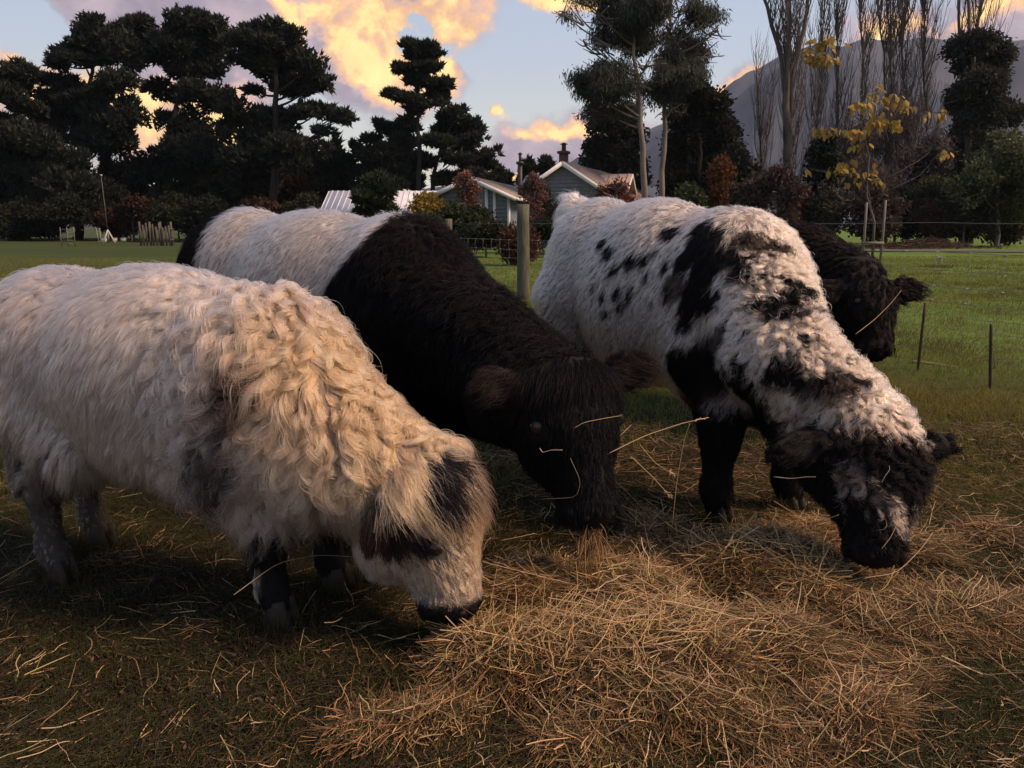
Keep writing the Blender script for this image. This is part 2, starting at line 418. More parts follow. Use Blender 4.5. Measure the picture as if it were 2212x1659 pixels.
        # eyes
        for e in s.eyes:
            hit = s.bvh.find_nearest(Vector(e)); c0 = np.array(hit[0])-np.array(hit[1])*.010
            bm = bmesh.new(); bmesh.ops.create_uvsphere(bm, u_segments=16, v_segments=10, radius=.021*s.hd[5]); me2 = bpy.data.meshes.new('eye'); bm.to_mesh(me2); bm.free()
            me2.materials.append(M['eye']); me2.polygons.foreach_set('use_smooth', np.ones(len(me2.polygons), bool))
            link('eye', me2, s.root, tuple(c0-s.o))
        # nostrils are dark sunk ellipsoids at the muzzle tip
        p, d, n_, sd, L, q = s.hd
        for sg in (-1, 1):
            hit = s.bvh.find_nearest(Vector(p+d*.965*L+sd*sg*.045*q+n_*.045*q)); c0 = np.array(hit[0])-np.array(hit[1])*.010*q
            bm = bmesh.new(); bmesh.ops.create_uvsphere(bm, u_segments=12, v_segments=8, radius=.0125*q); me2 = bpy.data.meshes.new('nostril'); bm.to_mesh(me2); bm.free()
            me2.materials.append(M['hoof']); link('nostril', me2, s.root, tuple(c0-s.o))
        return s.root
    def hit(s, u, v):
        r = ray(u, v); h = s.bvh.ray_cast(Vector((0, 0, H)), Vector(r).normalized())
        return np.array(h[0]) if h[0] is not None else None
    def fur(s, n, k, style, seed=1, per_lock=14, back_keep=.25, rad=.0008, name='coat', mat='hair'):
        r = np.random.RandomState(seed)
        A, B, C = (s.V[s.T[:, i]] for i in range(3)); ar = np.linalg.norm(np.cross(B-A, C-A), axis=1)
        nt = s.Nv[s.T[:, 0]]; mid = (A+B+C)/3; view = nrm(np.array([0, 0, H])-mid)
        face = (nt*view).sum(1); dens = style['dens'](s, mid, nt) if 'dens' in style else np.ones(len(ar))
        w = ar*np.where(face > -.3, 1, back_keep)*dens; w /= w.sum()
        ti = r.choice(len(w), n, p=w); b1 = np.sqrt(r.rand(n)); b2 = r.rand(n)
        wa, wb, wc = 1-b1, b1*(1-b2), b1*b2
        P = A[ti]*wa[:, None]+B[ti]*wb[:, None]+C[ti]*wc[:, None]
        ok = np.ones(n, bool)
        for e_ in s.eyes: ok &= np.linalg.norm(P-e_, axis=1) > .034*s.hd[5]
        ti, b1, b2, P, wa, wb, wc = (q[ok] for q in (ti, b1, b2, P, wa, wb, wc)); n = len(P)
        N = nrm(s.Nv[s.T[ti, 0]]*wa[:, None]+s.Nv[s.T[ti, 1]]*wb[:, None]+s.Nv[s.T[ti, 2]]*wc[:, None])
        ng = max(50, n//per_lock)
        gw = style['gw'](s, P, N) if 'gw' in style else np.ones(n)
        gi = r.choice(n, ng, replace=False, p=gw/gw.sum())
        kd = KDTree(ng)
        for i, q in enumerate(P[gi]): kd.insert(q, i)
        kd.balance()
        own = np.fromiter((kd.find(q)[1] for q in P), int, n)
        GP, GN = P[gi], N[gi]
        par = style['par'](s, GP, GN, r)      # dict of per-lock arrays: L, dir, lift, curl, freq, grav, clump
        fl = par['dir']; fl = nrm(fl-GN*(fl*GN).sum(1, keepdims=True)); side = np.cross(GN, fl)
        t = np.linspace(0, 1, k)
        L = par['L'][:, None, None]; tt = t[None, :, None]
        ph = r.rand(ng)[:, None, None]*6.28; fq = par['freq'][:, None, None]; cu = par['curl'][:, None, None]
        sgn = np.where(r.rand(ng) < .5, 1, -1)[:, None, None]
        wav = cu*tt**.6
        off = L*(GN[:, None]*par['lift'][:, None, None]*(tt*(1.25-.75*tt))+fl[:, None]*(tt**1.15)*(1-.35*par['lift'][:, None, None]))
        off = off+np.array([0, 0, -1.])*(par['grav'][:, None, None]*L*tt**2)
        off = off-GN[:, None]*((L*tt)**2/(2*.33))
        off = off+wav*(side[:, None]*np.cos(ph+fq*tt*6.28)*sgn+GN[:, None]*.75*(np.sin(ph+fq*tt*6.28)+.9)+fl[:, None]*.5*np.sin(ph+fq*tt*6.28+.8))-(wav*0)
        off = off-off[:, :1]
        ls = (r.uniform(.72, 1.08, n)*np.where(r.rand(n) < .05, r.uniform(.9, 1.35, n), 1))[:, None, None]
        D = off[own]*ls
        toC = (GP[own]-P); toC -= N*(toC*N).sum(1, keepdims=True)
        cl = par['clump'][own][:, None, None]*tt**par['cexp'][own][:, None, None]
        ridx = (r.normal(size=(n, 3))*(.13*(1-par['clump'][own])+.02)[:, None])[:, None]*(par['L'][own][:, None, None])*tt*1.6
        X = P[:, None]-N[:, None]*.003+D+toC[:, None]*cl+ridx
        X[..., 2] = np.maximum(X[..., 2], .004)
        R = rad*(1-.75*t**1.6)[None]*r.uniform(.7, 1.25, n)[:, None]*style.get('radf', 1)
        Ccol = s.colfn(s, P, N, True)*(par['shade'][own]*r.uniform(.86, 1.1, n))[:, None]
        return strands(name, X, R, np.clip(Ccol, .004, .95), M[mat], s.root, tuple(s.o))

def spot_field(s, P, spots, nz=.35, seed=5, freq=28):
    """0..1 darkness from a list of (point, rx) patches"""
    w = fbm(P, freq, seed, 3)*nz
    out = np.zeros(len(P))
    for (c, rad, st) in spots:
        dlt = P-c; dlt = dlt-np.outer(dlt@s.f, s.f)*(1-1/st[0])-np.outer(dlt[:, 2], s.u)*(1-1/st[1])
        d = np.linalg.norm(dlt, axis=1)/rad+w
        out = np.maximum(out, np.clip((1.12-d)/.22, 0, 1))
    return out

# ================================================================== GROUND
def hay_amount(x, y):
    """0..1 how much hay lies at a place"""
    P = np.stack([x, y, 0*x], -1)
    blobs = [(.05, 2.50, .32, .22, 1.), (.16, 2.01, .44, .24, 1.), (.52, 2.12, .42, .26, 1.1), (.36, 2.45, .38, .25, .95), (.92, 2.62, .45, .32, .75), (1.40, 2.34, .42, .24, .5), (.55, 1.80, .5, .13, .45), (-.2, 1.72, .5, .12, .35), (1.7, 2.9, .5, .4, .38), (1.15, 3.0, .4, .3, .45), (.5, 2.95, .35, .3, .42)]
    d = np.zeros_like(x)
    for (a, b, ra, rb, w) in blobs: d = np.maximum(d, w*(1-((x-a)/ra)**2-((y-b)/rb)**2))
    n = fbm(P.reshape(-1, 3), 5, 77, 3).reshape(x.shape); n2 = fbm(P.reshape(-1, 3), 17, 78, 2).reshape(x.shape)
    return np.clip(d*(.72+.6*n)-.06+n*.28+n2*.24-.22*np.clip((.1-x)/.5, 0, 1)*np.clip(1-d*2, 0, 1), 0, 1)*np.clip((4.2-y)/1.2, 0, 1)
def ground_h(x, y):
    P = np.stack([x, y, 0*x], -1).reshape(-1, 3)
    near = np.clip((14-np.hypot(x, y))/8, 0, 1)
    n = (fbm(P, 3, 11, 2)*.018+fbm(P, 14, 12, 3)*.019).reshape(x.shape)
    far = (fbm(P, .09, 14, 2)*.12).reshape(x.shape)*np.clip((np.hypot(x, y)-12)/30, 0, 1)*np.clip((130-np.hypot(x, y))/60, 0, 1)
    return n*near+far+hay_amount(x, y)*.045-.012
def build_ground():
    def axis(n, a, b, fine):
        t = np.linspace(-1, 1, n); return np.sign(t)*(np.exp(np.abs(t)*fine)-1)/(math.exp(fine)-1)*b
    xs = axis(361, 0, 2600, 7.6); ys = 2.4+axis(381, 0, 2600, 7.6)
    X, Y = np.meshgrid(xs, ys, indexing='ij'); Z = ground_h(X, Y)
    V = np.stack([X, Y, Z], -1).reshape(-1, 3); nx, ny = X.shape
    i = np.arange(nx-1)[:, None]*ny+np.arange(ny-1)[None]; F = np.stack([i, i+ny, i+ny+1, i+1], -1).reshape(-1, 4)
    P = V.copy(); P[:, 2] = 0; x, y = P[:, 0], P[:, 1]
    hy = hay_amount(x, y)
    soil = np.array([.022, .014, .010]); moss = np.array([.024, .030, .009]); hayc = np.array([.12, .060, .025]); turf = np.array([.048, .062, .016]); lawn = np.array([.080, .130, .026]); brown = np.array([.12, .080, .045])
    c = lerp(soil[None], moss[None], np.clip(.35+.8*fbm(P, 2.2, 5, 3), 0, 1))
    c = lerp(c, turf[None], np.clip((y-4.2)/2.0+.5*fbm(P, 1.4, 6), 0, 1))
    c = lerp(c, lawn[None], np.clip((x*6.5+y*3.8-46)/9+.2*fbm(P, .7, 9), 0, 1)*np.clip((x+6)/4, 0, 1))
    c = lerp(c, np.array([[.036, .052, .018]]), np.clip((-x-4)/4, 0, 1)*np.clip((y-8)/6, 0, 1)*.8)
    c = lerp(c, brown[None], np.clip(fbm(P, .55, 21, 3)*1.6-.55, 0, .8)*np.clip((x-4)/4, 0, 1)*np.clip((y-11)/5, 0, 1)*np.clip((34-y)/10, 0, 1))
    c = lerp(c, np.array([[.075, .072, .018]]), np.clip((x-.9)/1., 0, 1)*np.clip((y-2.7)/1., 0, 1)*np.clip((9-y)/3, 0, 1)*np.clip(.6+.5*fbm(P, 3, 58), 0, 1)*.9)
    c = lerp(c, hayc[None], np.clip(hy*1.3, 0, 1))
    c = c*(1+.16*fbm(P, 5, 8)[:, None])*(1+.22*np.clip(fbm(P, .8, 88, 5), -1, .8)*np.clip((y-5)/4, 0, 1))[:, None]
    c = lerp(c, np.array([[.05, .06, .03]]), np.clip((np.hypot(x, y)-150)/200, 0, 1))
    m, t, b, out = mat_base('ground'); a = t.n('ShaderNodeAttribute', attribute_name='tint'); co = t.n('ShaderNodeTexCoord').outputs['Object']
    n1 = t.noise(co, 60, 8, .75); n2 = t.noise(co, 6, 6, .6)
    t.put(b.inputs['Base Color'], t.vm('SCALE', a.outputs['Color'], scale=t.m('ADD', .05, t.m('ADD', t.m('MULTIPLY', n1, 1.1), t.m('MULTIPLY', n2, .8)))))
    b.inputs['Roughness'].default_value = .95; b.inputs['Specular IOR Level'].default_value = .1
    bp = t.n('ShaderNodeBump'); bp.inputs['Strength'].default_value = .8; bp.inputs['Distance'].default_value = .03
    t.put(bp.inputs['Height'], t.m('ADD', n1, t.m('MULTIPLY', n2, 1.5))); t.L.new(bp.outputs[0], b.inputs['Normal'])
    o = link('ground', mesh_np('ground', V, F, m, True, np.clip(c, .004, 1))); tag(o, 'muddy grazed paddock ground with patches of grass', kind='structure')
build_ground()

rs = np.random.RandomState(42)
def pick(n, x0, x1, y0, y1, f):
    """n random places in a box, kept with probability f(x,y)"""
    out = []; got = 0
    while got < n:
        x = rs.uniform(x0, x1, n*2); u = rs.rand(n*2); y = y0*(y1/y0)**u       # denser near the camera
        ok = (np.abs(x) < .75*y+.7)*(rs.rand(n*2) < f(x, y)); out.append(np.stack([x[ok], y[ok]], 1)); got += ok.sum()
    return np.concatenate(out)[:n]
def build_blades(name, label, n, y0, y1, hgt, rad, cols, f, k=4, spread=.5, clump=0):
    p = pick(n, -.75*y1-.7, .75*y1+.7, y0, y1, f); z = ground_h(p[:, 0], p[:, 1])
    ds = (p[:, 1]/y0)**.45
    L = hgt*rs.uniform(.45, 1.3, n); a = rs.rand(n)*6.28; ln = np.abs(rs.normal(0, spread, n))
    t = np.linspace(0, 1, k); dx, dy = np.cos(a)*ln, np.sin(a)*ln
    P = np.stack([p[:, 0, None]+dx[:, None]*L[:, None]*t**1.6, p[:, 1, None]+dy[:, None]*L[:, None]*t**1.6, z[:, None]-.004+(L/np.sqrt(1+ln*ln*.6))[:, None]*t], -1)
    R = (rad*ds*rs.uniform(.6, 1.2, n))[:, None]*(1-.85*t**1.4)[None]
    w = np.clip(.5+.55*fbm(np.stack([p[:, 0], p[:, 1], 0*p[:, 0]], 1), 2.3, 55)+rs.normal(0, .25, n), 0, 1)
    c = lerp(np.array(cols[0])[None], np.array(cols[1])[None], w)*rs.uniform(.6, 1.25, n)[:, None]
    yl = np.clip((p[:, 0]-.8)/1.2, 0, 1)*np.clip((p[:, 1]-2.6)/1.0, 0, 1)*np.clip((9-p[:, 1])/3, 0, 1)
    c = lerp(c, np.array([[.17, .145, .030]])*rs.uniform(.6, 1.2, (n, 1)), yl*np.clip(.5+.6*fbm(np.stack([p[:, 0], p[:, 1], 0*p[:, 0]], 1), 3, 58), 0, .85))
    if y0 < 2: c = lerp(c, np.array([[.055, .075, .018]])*rs.uniform(.6, 1.3, (n, 1)), np.clip((p[:, 0]-.5)/.9, 0, .8)*np.clip(.5+.8*fbm(np.stack([p[:, 0], p[:, 1], 0*p[:, 0]], 1), 2.4, 59), 0, 1))
    if len(cols) > 2: c = np.where((rs.rand(n) < .22)[:, None], np.array(cols[2])[None]*rs.uniform(.6, 1.2, n)[:, None], c)
    o = strands(name, P, R, c, M['blade']); tag(o, label, 'grass', kind='stuff'); return o
def litter():
    n = 26000; p = pick(n, -4.5, 4.5, 1.3, 6.0, lambda x, y: np.clip(.5+.5*fbm(np.stack([x, y, 0*x], 1), 2.6, 71)-.5*hay_amount(x, y)-np.clip((y-4)/3, 0, .4), .05, 1))
    z = ground_h(p[:, 0], p[:, 1]); L = rs.uniform(.003, .010, n)[:, None]; a = rs.rand(n)*6.28; D = np.stack([np.cos(a), np.sin(a), rs.normal(0, .3, n)], 1)*L; S = np.stack([-np.sin(a), np.cos(a), rs.normal(0, .5, n)], 1)*L*.4
    C = np.stack([p[:, 0], p[:, 1], z+rs.uniform(.002, .016, n)], 1); V = np.stack([C-D, C+S, C+D+np.array([0, 0, 1])*L*.3, C-S], 1).reshape(-1, 3)
    c = np.array([(.045, .028, .020), (.075, .045, .028), (.030, .020, .018), (.11, .075, .045), (.05, .032, .030)])[rs.choice(5, n)]*rs.uniform(.6, 1.3, (n, 1))
    o = link('leaf_litter', mesh_np('leaf_litter', V, np.arange(n*4).reshape(-1, 4), M['blade'], False, np.repeat(c, 4, 0))); tag(o, 'crumbled dead leaves and soil crumbs scattered over the paddock', 'leaf litter', kind='stuff')
litter()
nearf = lambda x, y: np.clip(.30-hay_amount(x, y)*.5+.45*fbm(np.stack([x, y, 0*x], 1), 2.2, 5, 3), .04, 1)
midf = lambda x, y: np.clip(.6+.4*fbm(np.stack([x, y, 0*x], 1), 1.3, 15, 3), .1, 1)
build_blades('trampled_grass', 'short trampled grass and moss among the hay underfoot', int(200000*DEN), 1.35, 4.5, .028, .0011, [(.024, .028, .010), (.062, .066, .017), (.060, .038, .020)], nearf, 4, .9)
build_blades('pasture_grass', 'green pasture grass growing beyond the cattle and the wire fence', int(190000*DEN), 4.2, 30, .050, .0022, [(.085, .130, .024), (.21, .215, .040), (.18, .125, .050)], midf, 4, .6)

def build_hay(name, label, n, f, Lr, rad, cols, lift, y0=1.35, y1=4.8, k=6, straight=.5, thick=.05):
    p = pick(n, -3.6, 3.8, y0, y1, f); x, y = p[:, 0], p[:, 1]; z = ground_h(x, y); hy = hay_amount(x, y)
    L = np.clip(rs.lognormal(math.log(Lr), .45, n), .02, .42)
    # loosely combed: neighbouring stalks share a direction
    a = rs.rand(n)*6.28; b0 = fbm(np.stack([x, y, 0*x], 1), 2.2, 61, 2)*3+.2; a = np.where(rs.rand(n) < .55, b0+rs.normal(0, .5, n), a)
    D = np.stack([np.cos(a), np.sin(a), rs.normal(0, lift, n)], 1); S = np.stack([-np.sin(a), np.cos(a), rs.normal(0, .5, n)], 1)
    t = np.linspace(-.5, .5, k)[None, :, None]; cur = rs.normal(0, straight, n)[:, None, None]; wig = rs.normal(0, .018, n)[:, None, None]
    P = np.stack([x, y, z+.004+rs.rand(n)**1.5*(thick*hy+.01)], 1)[:, None]+L[:, None, None]*(D[:, None]*t+S[:, None]*(cur*(t*t-.08)+wig*np.sin(t*14)))
    P[..., 2] = np.maximum(P[..., 2], (z-.01)[:, None])
    R = (rad*rs.uniform(.5, 1.3, n))[:, None]*np.ones(k)[None]*(1-.5*np.linspace(0, 1, k)**3)
    c = np.array(cols)[rs.choice(len(cols), n)]*rs.uniform(.55, 1.2, n)[:, None]
    o = strands(name, P, R, c, M['straw']); tag(o, label, 'hay', kind='stuff'); return o
hf = lambda x, y: np.clip(hay_amount(x, y)*1.35-.05, .012, 1)*np.clip(1.1+x*1.2, .12, 1)
build_hay('hay', 'loose brown hay spread over the ground where the cattle feed', int(170000*DEN), hf, .085, .0009, [(.33, .18, .080), (.19, .10, .045), (.48, .29, .14), (.10, .058, .030), (.15, .085, .040), (.22, .17, .07), (.07, .045, .022), (.07, .075, .025)], .16, straight=.3)
build_hay('dead_grass', 'dark trodden dead grass and old hay bits matted into the soil', int(110000*DEN), lambda x, y: np.clip(.55+.3*fbm(np.stack([x, y, 0*x], 1), 4, 91), .1, 1), .035, .0009, [(.042, .028, .016), (.034, .038, .014), (.065, .045, .022), (.022, .018, .012), (.045, .055, .014)], .16, thick=.03)
build_hay('straw_stalks', 'paler long straw stalks lying on top of the hay', int(9500*DEN), lambda x, y: np.clip(hay_amount(x, y)*1.1, .05, 1)*np.where(x < -.25, .35, 1), .13, .0011, [(.50, .33, .17), (.42, .26, .12), (.55, .40, .24), (.36, .30, .13)], .30, thick=.085, straight=.22)

tuftf = lambda x, y: np.clip(fbm(np.stack([x, y, 0*x], 1), 2.1, 35, 5)+fbm(np.stack([x, y, 0*x], 1), 6.3, 37, 2)*.8-.15, .04, 1)
build_blades('pasture_tufts', 'taller uneven tufts standing in the pasture beyond the cattle', int(45000*DEN), 3.4, 24, .075, .0024, [(.05, .075, .018), (.20, .185, .045), (.14, .09, .04)], tuftf, 5, .7)

# ================================================================== MOUNTAIN, BUILDINGS, FENCES
def build_mountain():
    D0 = 1500.
    ridge = [(-400, 470), (300, 478), (900, 470), (1150, 420), (1215, 375), (1250, 348), (1310, 325), (1420, 270), (1500, 240), (1558, 217), (1603, 194), (1677, 160), (1740, 150), (1804, 119), (1850, 104), (1901, 101), (1960, 99), (1995, 91), (2060, 92), (2125, 80), (2170, 88), (2212, 84), (2350, 95), (2500, 70), (2700, 90), (2900, 180), (3300, 330), (4200, 440)]
    az = []; tn = []
    for u, v in ridge:
        a, e = azel(u, v); az.append(a); tn.append(math.tan(e))
    na, nd = 420, 70
    A = np.linspace(-1.15, 1.45, na); T = np.interp(A, az, tn)
    Dd = np.concatenate([np.linspace(560, D0, 48), np.linspace(D0+40, 2300, nd-48)])
    AA, DD = np.meshgrid(A, Dd, indexing='ij'); TT = np.repeat(T[:, None], nd, 1)
    X, Y = np.sin(AA)*DD, np.cos(AA)*DD; P = np.stack([X, Y, 0*X], -1).reshape(-1, 3)
    prof = np.where(DD < D0, np.clip((DD-560)/(D0-560), 0, 1)**1.35, np.clip(1-(DD-D0)/900, 0, 1))
    Z = (TT*D0+H)*prof+fbm(P, .009, 3, 5).reshape(X.shape)*120*np.clip(prof*(1-prof)*4, 0, 1)+fbm(P, .03, 4, 4).reshape(X.shape)*3.5*prof-1.5
    i = np.arange(na-1)[:, None]*nd+np.arange(nd-1)[None]; F = np.stack([i, i+nd, i+nd+1, i+1], -1).reshape(-1, 4)
    m = mat_simple('hazed_mountain_bush', (.022, .034, .055), .95, (.060, .066, .085), .012, 0, detail=12)  # blue of the distance haze is put into the bush colour
    tag(link('mountain', mesh_np('mountain', np.stack([X, Y, Z], -1).reshape(-1, 3), F, m, True)), 'long dark mountain ridge rising behind the bare poplars', kind='structure')
build_mountain()

# ---------- house with grey weatherboards
M['board'] = mat_simple('grey_weatherboard', (.165, .190, .245), .7, (.13, .15, .19), 3, .1)
M['trim'] = mat_simple('white_trim', (.62, .62, .62), .55, (.52, .52, .52), 4)
M['roof'] = mat_simple('brown_roof', (.30, .235, .21), .6, (.22, .17, .15), 2, .1)
M['roof_white'] = mat_simple('pale_iron_roof', (.62, .62, .66), .45, (.52, .52, .56), 2, 0)
M['brick'] = mat_simple('chimney_brick', (.11, .06, .05), .9, (.06, .035, .03), 6, .4)
M['glass'] = mat_simple('window_glass', (.03, .035, .04), .08, (.05, .055, .06), 3, spec=.8)
M['black_metal'] = mat_simple('black_metal', (.02, .02, .02), .5, (.03, .025, .02), 5)
def slab(P4, th):
    """thick panel from four corners (counter-clockwise), thickness along its normal downwards"""
    P = np.asarray(P4, float); n = np.cross(P[1]-P[0], P[3]-P[0]); n /= np.linalg.norm(n)
    V = np.concatenate([P, P-n*th]); return V, [np.array([[0, 1, 2, 3], [7, 6, 5, 4], [0, 4, 5, 1], [1, 5, 6, 2], [2, 6, 7, 3], [3, 7, 4, 0]])]
def bar(a, b, w, h_):
    a, b = np.asarray(a, float), np.asarray(b, float); d = nrm(b-a); s = nrm(np.cross(d, [0, 0, 1.])) if abs(d[2]) < .95 else np.array([1., 0, 0]); n = np.cross(s, d)
    V = np.array([p+s*i*w/2+n*j*h_/2 for p in (a, b) for (i, j) in ((-1, -1), (1, -1), (1, 1), (-1, 1))])
    return V, [np.array([[3, 2, 1, 0], [4, 5, 6, 7], [0, 1, 5, 4], [1, 2, 6, 5], [2, 3, 7, 6], [3, 0, 4, 7]])]
def P_(name, parts, mat, root, org, kind=None):
    V, F = join(parts if isinstance(parts, list) else [parts]); o = link(name, mesh_np(name, V-org, F, mat), root)
    if kind: o['kind'] = kind
    return o
def gable(name, label, org, ang, half, depth, eave, apex, over=.45, board=True, roofmat='roof', wallmat='board', windows=(), chimney=None, cat='house', group=None, posts=()):
    """gable-fronted wing: front wall in the local x-z plane facing -y, ridge running +y"""
    root = empty(name, (org[0], org[1], 0), label, cat, group, ang); Z = np.zeros(3)
    # core walls
    V = np.array([[-half, 0, 0], [half, 0, 0], [half, 0, eave], [0, 0, apex], [-half, 0, eave], [-half, depth, 0], [half, depth, 0], [half, depth, eave], [0, depth, apex], [-half, depth, eave]], float)
    me = mesh_np('wall', V, [np.array([[0, 1, 2, 4], [6, 5, 9, 7], [1, 6, 7, 2], [5, 0, 4, 9]]), np.array([[4, 2, 3], [7, 9, 8]])], M[wallmat])
    wall = link('wall', me, root)
    if board:                                   # lapped boards, each its own step, standing proud of the wall
        parts = []; nb = int(apex/.19)
        for i in range(nb):
            z0, z1 = i*.19, i*.19+.20
            hw = half if z1 <= eave else half*(apex-z1)/(apex-eave)
            if hw < .1: continue
            parts.append((np.array([[-hw, -.012, z1], [hw, -.012, z1], [hw, -.04, z0], [-hw, -.04, z0], [-hw, 0, z0], [hw, 0, z0]]), [np.array([[3, 2, 1, 0], [4, 5, 2, 3]])]))
            if z1 <= eave:
                parts.append((np.array([[-half-.012, 0, z1], [-half-.012, depth, z1], [-half-.04, depth, z0], [-half-.04, 0, z0], [-half, 0, z0], [-half, depth, z0]]), [np.array([[0, 1, 2, 3], [3, 2, 5, 4]])]))
        o = P_('weatherboards', parts, M[wallmat], wall, Z, 'stuff')
    sl = (apex-eave)/half
    for sg in (-1, 1):
        e = half+over; ze = eave-over*sl
        quad = [(0, -over, apex+.12), (0, depth+over, apex+.12), (sg*e, depth+over, ze+.12), (sg*e, -over, ze+.12)]
        if sg > 0: quad = quad[::-1]
        rf = P_('roof', slab(quad, .10), M[roofmat], root, Z)
        rb = []
        for q in np.arange(-over+.2, depth+over, .35 if roofmat == 'roof_white' else .5):
            rb.append(bar((sg*.03, q, apex+.125), (sg*e*.995, q, ze+.125), .05, .05))
        P_('roof_ribs', rb, M[roofmat], rf, Z, 'stuff')
        P_('barge_board', bar((sg*.01, -over-.03, apex+.02), (sg*e, -over-.03, ze+.02), .05, .20), M['trim'], root, Z)
        P_('gutter', bar((sg*(e+.05), -over, ze+.03), (sg*(e+.05), depth+over, ze+.03), .11, .12), M['trim'], root, Z)
    for sg in (-1, 1): P_('corner_board', box(sg*half-.07, sg*half+.07, -.07, .02, 0, eave-.02), M['trim'], root, Z)
    for (x, z, w, h_) in windows:
        f = P_('window', [box(x-w/2-.07, x+w/2+.07, -.075, -.03, z-h_/2-.07, z-h_/2), box(x-w/2-.07, x+w/2+.07, -.075, -.03, z+h_/2, z+h_/2+.07), box(x-w/2-.07, x-w/2, -.075, -.03, z-h_/2, z+h_/2), box(x+w/2, x+w/2+.07, -.075, -.03, z-h_/2, z+h_/2), box(x-.02, x+.02, -.07, -.03, z-h_/2, z+h_/2)], M['trim'], root, Z)
        P_('pane', box(x-w/2, x+w/2, -.055, -.045, z-h_/2, z+h_/2), M['glass'], f, Z)
    if chimney:
        x, y, z0, z1, w, mt = chimney
        c = P_('chimney', box(x-w/2, x+w/2, y-w/2, y+w/2, z0, z1) if mt == 'brick' else tubes([[(x, y, z0), (x, y, z1)]], [[w/2, w/2]], 10), M[mt], root, Z)
        P_('chimney_cap', box(x-w*.7, x+w*.7, y-w*.7, y+w*.7, z1-.15, z1-.02), M[mt], c, Z)
        P_('cowl', [tubes([[(x, y, z1-.02), (x, y, z1+.35)]], [[w*.3, w*.3]], 8), tubes([[(x, y, z1+.35), (x, y, z1+.45)]], [[w*.6, .02]], 8)], M[mt], c, Z)
    for (x, z1, w) in posts: P_('corner_board', box(x-w/2, x+w/2, -.09, -.05, 0, z1), M['trim'], root, Z)
    return root
YH = 40.
a = W(1015, 392, YH); b = W(1093, 440, YH); l0 = W(948, 420, YH)
gable('gabled_house', 'grey weatherboard house wing with a low gable and white corner boards', (W(1020, 500, YH)[0], YH), math.radians(-12), 1.85, 9, 2.55, 3.35, windows=((-.1, 1.7, 1.1, .9),), chimney=(1.9, 2.5, 1.5, 4.35, .24, 'black_metal'), posts=((.75, 2.9, .16), (1.15, 2.75, .14)))
gable('shingled_house', 'larger grey shingled house wing with a steep white edged gable', (W(1218, 500, YH+2)[0], YH+2), math.radians(-20), 2.6, 12, 2.55, 4.2, windows=((-1.2, 1.6, .8, 1.1), (.9, 1.7, .9, .9)), chimney=(-1.0, 3.2, 2.4, 5.15, .42, 'brick'))
gable('brown_roofed_wing', 'low brown roofed house wing half hidden by a red leaved shrub', (W(1345, 500, YH+6)[0], YH+6), math.radians(75), 2.8, 5.2, 2.6, 3.85)
gable('shed', 'white iron roofed shed left of the houses behind a dark bush', (W(700, 500, YH+8)[0], YH+11.5), math.radians(-90), 2.2, 7.2, 2.1, 3.15, over=.35, board=False, roofmat='roof_white', wallmat='board')

# ---------- wire fence across the paddock
M['post'] = mat_simple('weathered_post', (.105, .105, .070), .9, (.055, .052, .040), 6, .6, stretch=(6, 6, .7))
M['wire'] = mat_simple('galvanised_wire', (.20, .20, .19), .55, (.15, .15, .14), 9, metal=.4)
M['rust'] = mat_simple('rusty_standard', (.055, .038, .028), .85, (.03, .02, .015), 20, .3)
FD = nrm(np.array([3.9, -6.6, 0])); FO = G(1130, 645)
def fpt(s, z=0.0): q = FO+FD*s; return np.array([q[0], q[1], z+ground_h(np.array([q[0]]), np.array([q[1]]))[0]])
def round_post(root, at, r, h_, lean=(0, 0), name='post', mat='post', org=None):
    t = np.linspace(0, 1, 7); n = np.random.RandomState(int(abs(at[0])*1000)).normal(0, .05*r, (7, 2))
    path = np.stack([at[0]+lean[0]*t+n[:, 0], at[1]+lean[1]*t+n[:, 1], at[2]-.15+(h_+.15)*t], 1)
    V, F = tubes([path], [r*(1.05-.1*t)], 14); return link(name, mesh_np(name, V-org, F, M[mat], True), root)
fence = empty('wire_fence', fpt(0), 'post and wire netting fence running across the paddock behind the cattle', 'fence'); fo = np.array(fence.location)
for s, r, h_ in ((0, .105, 1.53), (-2.75, .075, 1.32), (-7.2, .07, 1.3), (-12, .07, 1.3), (-17, .07, 1.3), (5.2, .07, 1.25), (12.5, .09, 1.3)):
    round_post(fence, fpt(s), r, h_, org=fo)
for u, v, ub, vb in ((1999, 654, 1983, 795), (2141, 700, 2143, 835)):      # thin iron standards
    g = G(ub, vb); top = W(u, v, g[1]); round_post(fence, g, .012, top[2], (top[0]-g[0], 0), 'standard', 'rust', fo)
ww = []
S = np.linspace(-24, 14, 77)
for z, r in ((1.22, .0013), (.96, .0016), (.80, .0016), (.66, .0016), (.53, .0016), (.41, .0016), (.30, .0016), (.19, .0016), (.08, .0016)):
    n = fbm(np.stack([S, S*0+z*9, S*0], 1), .6, 5)*.014
    path = np.array([fpt(s, z+q)+np.array([.02, .02, 0]) for s, q in zip(S, n)])
    V, F = tubes([path], [np.full(len(S), r*(1.8 if z > .9 else 1.5))], 5); link('wire', mesh_np('wire', V-fo, F, M['wire'], True), fence)
stays = []
for s in np.arange(-20, 14, .30):
    stays.append([fpt(s, z)+np.array([.02+.012*math.sin(z*37+s), .02, 0]) for z in np.linspace(.08, .96, 9)])
V, F = tubes(np.array(stays), np.full((len(stays), 9), .0017), 4); o = link('netting_stays', mesh_np('netting_stays', V-fo, F, M['wire'], True), fence); o['kind'] = 'stuff'
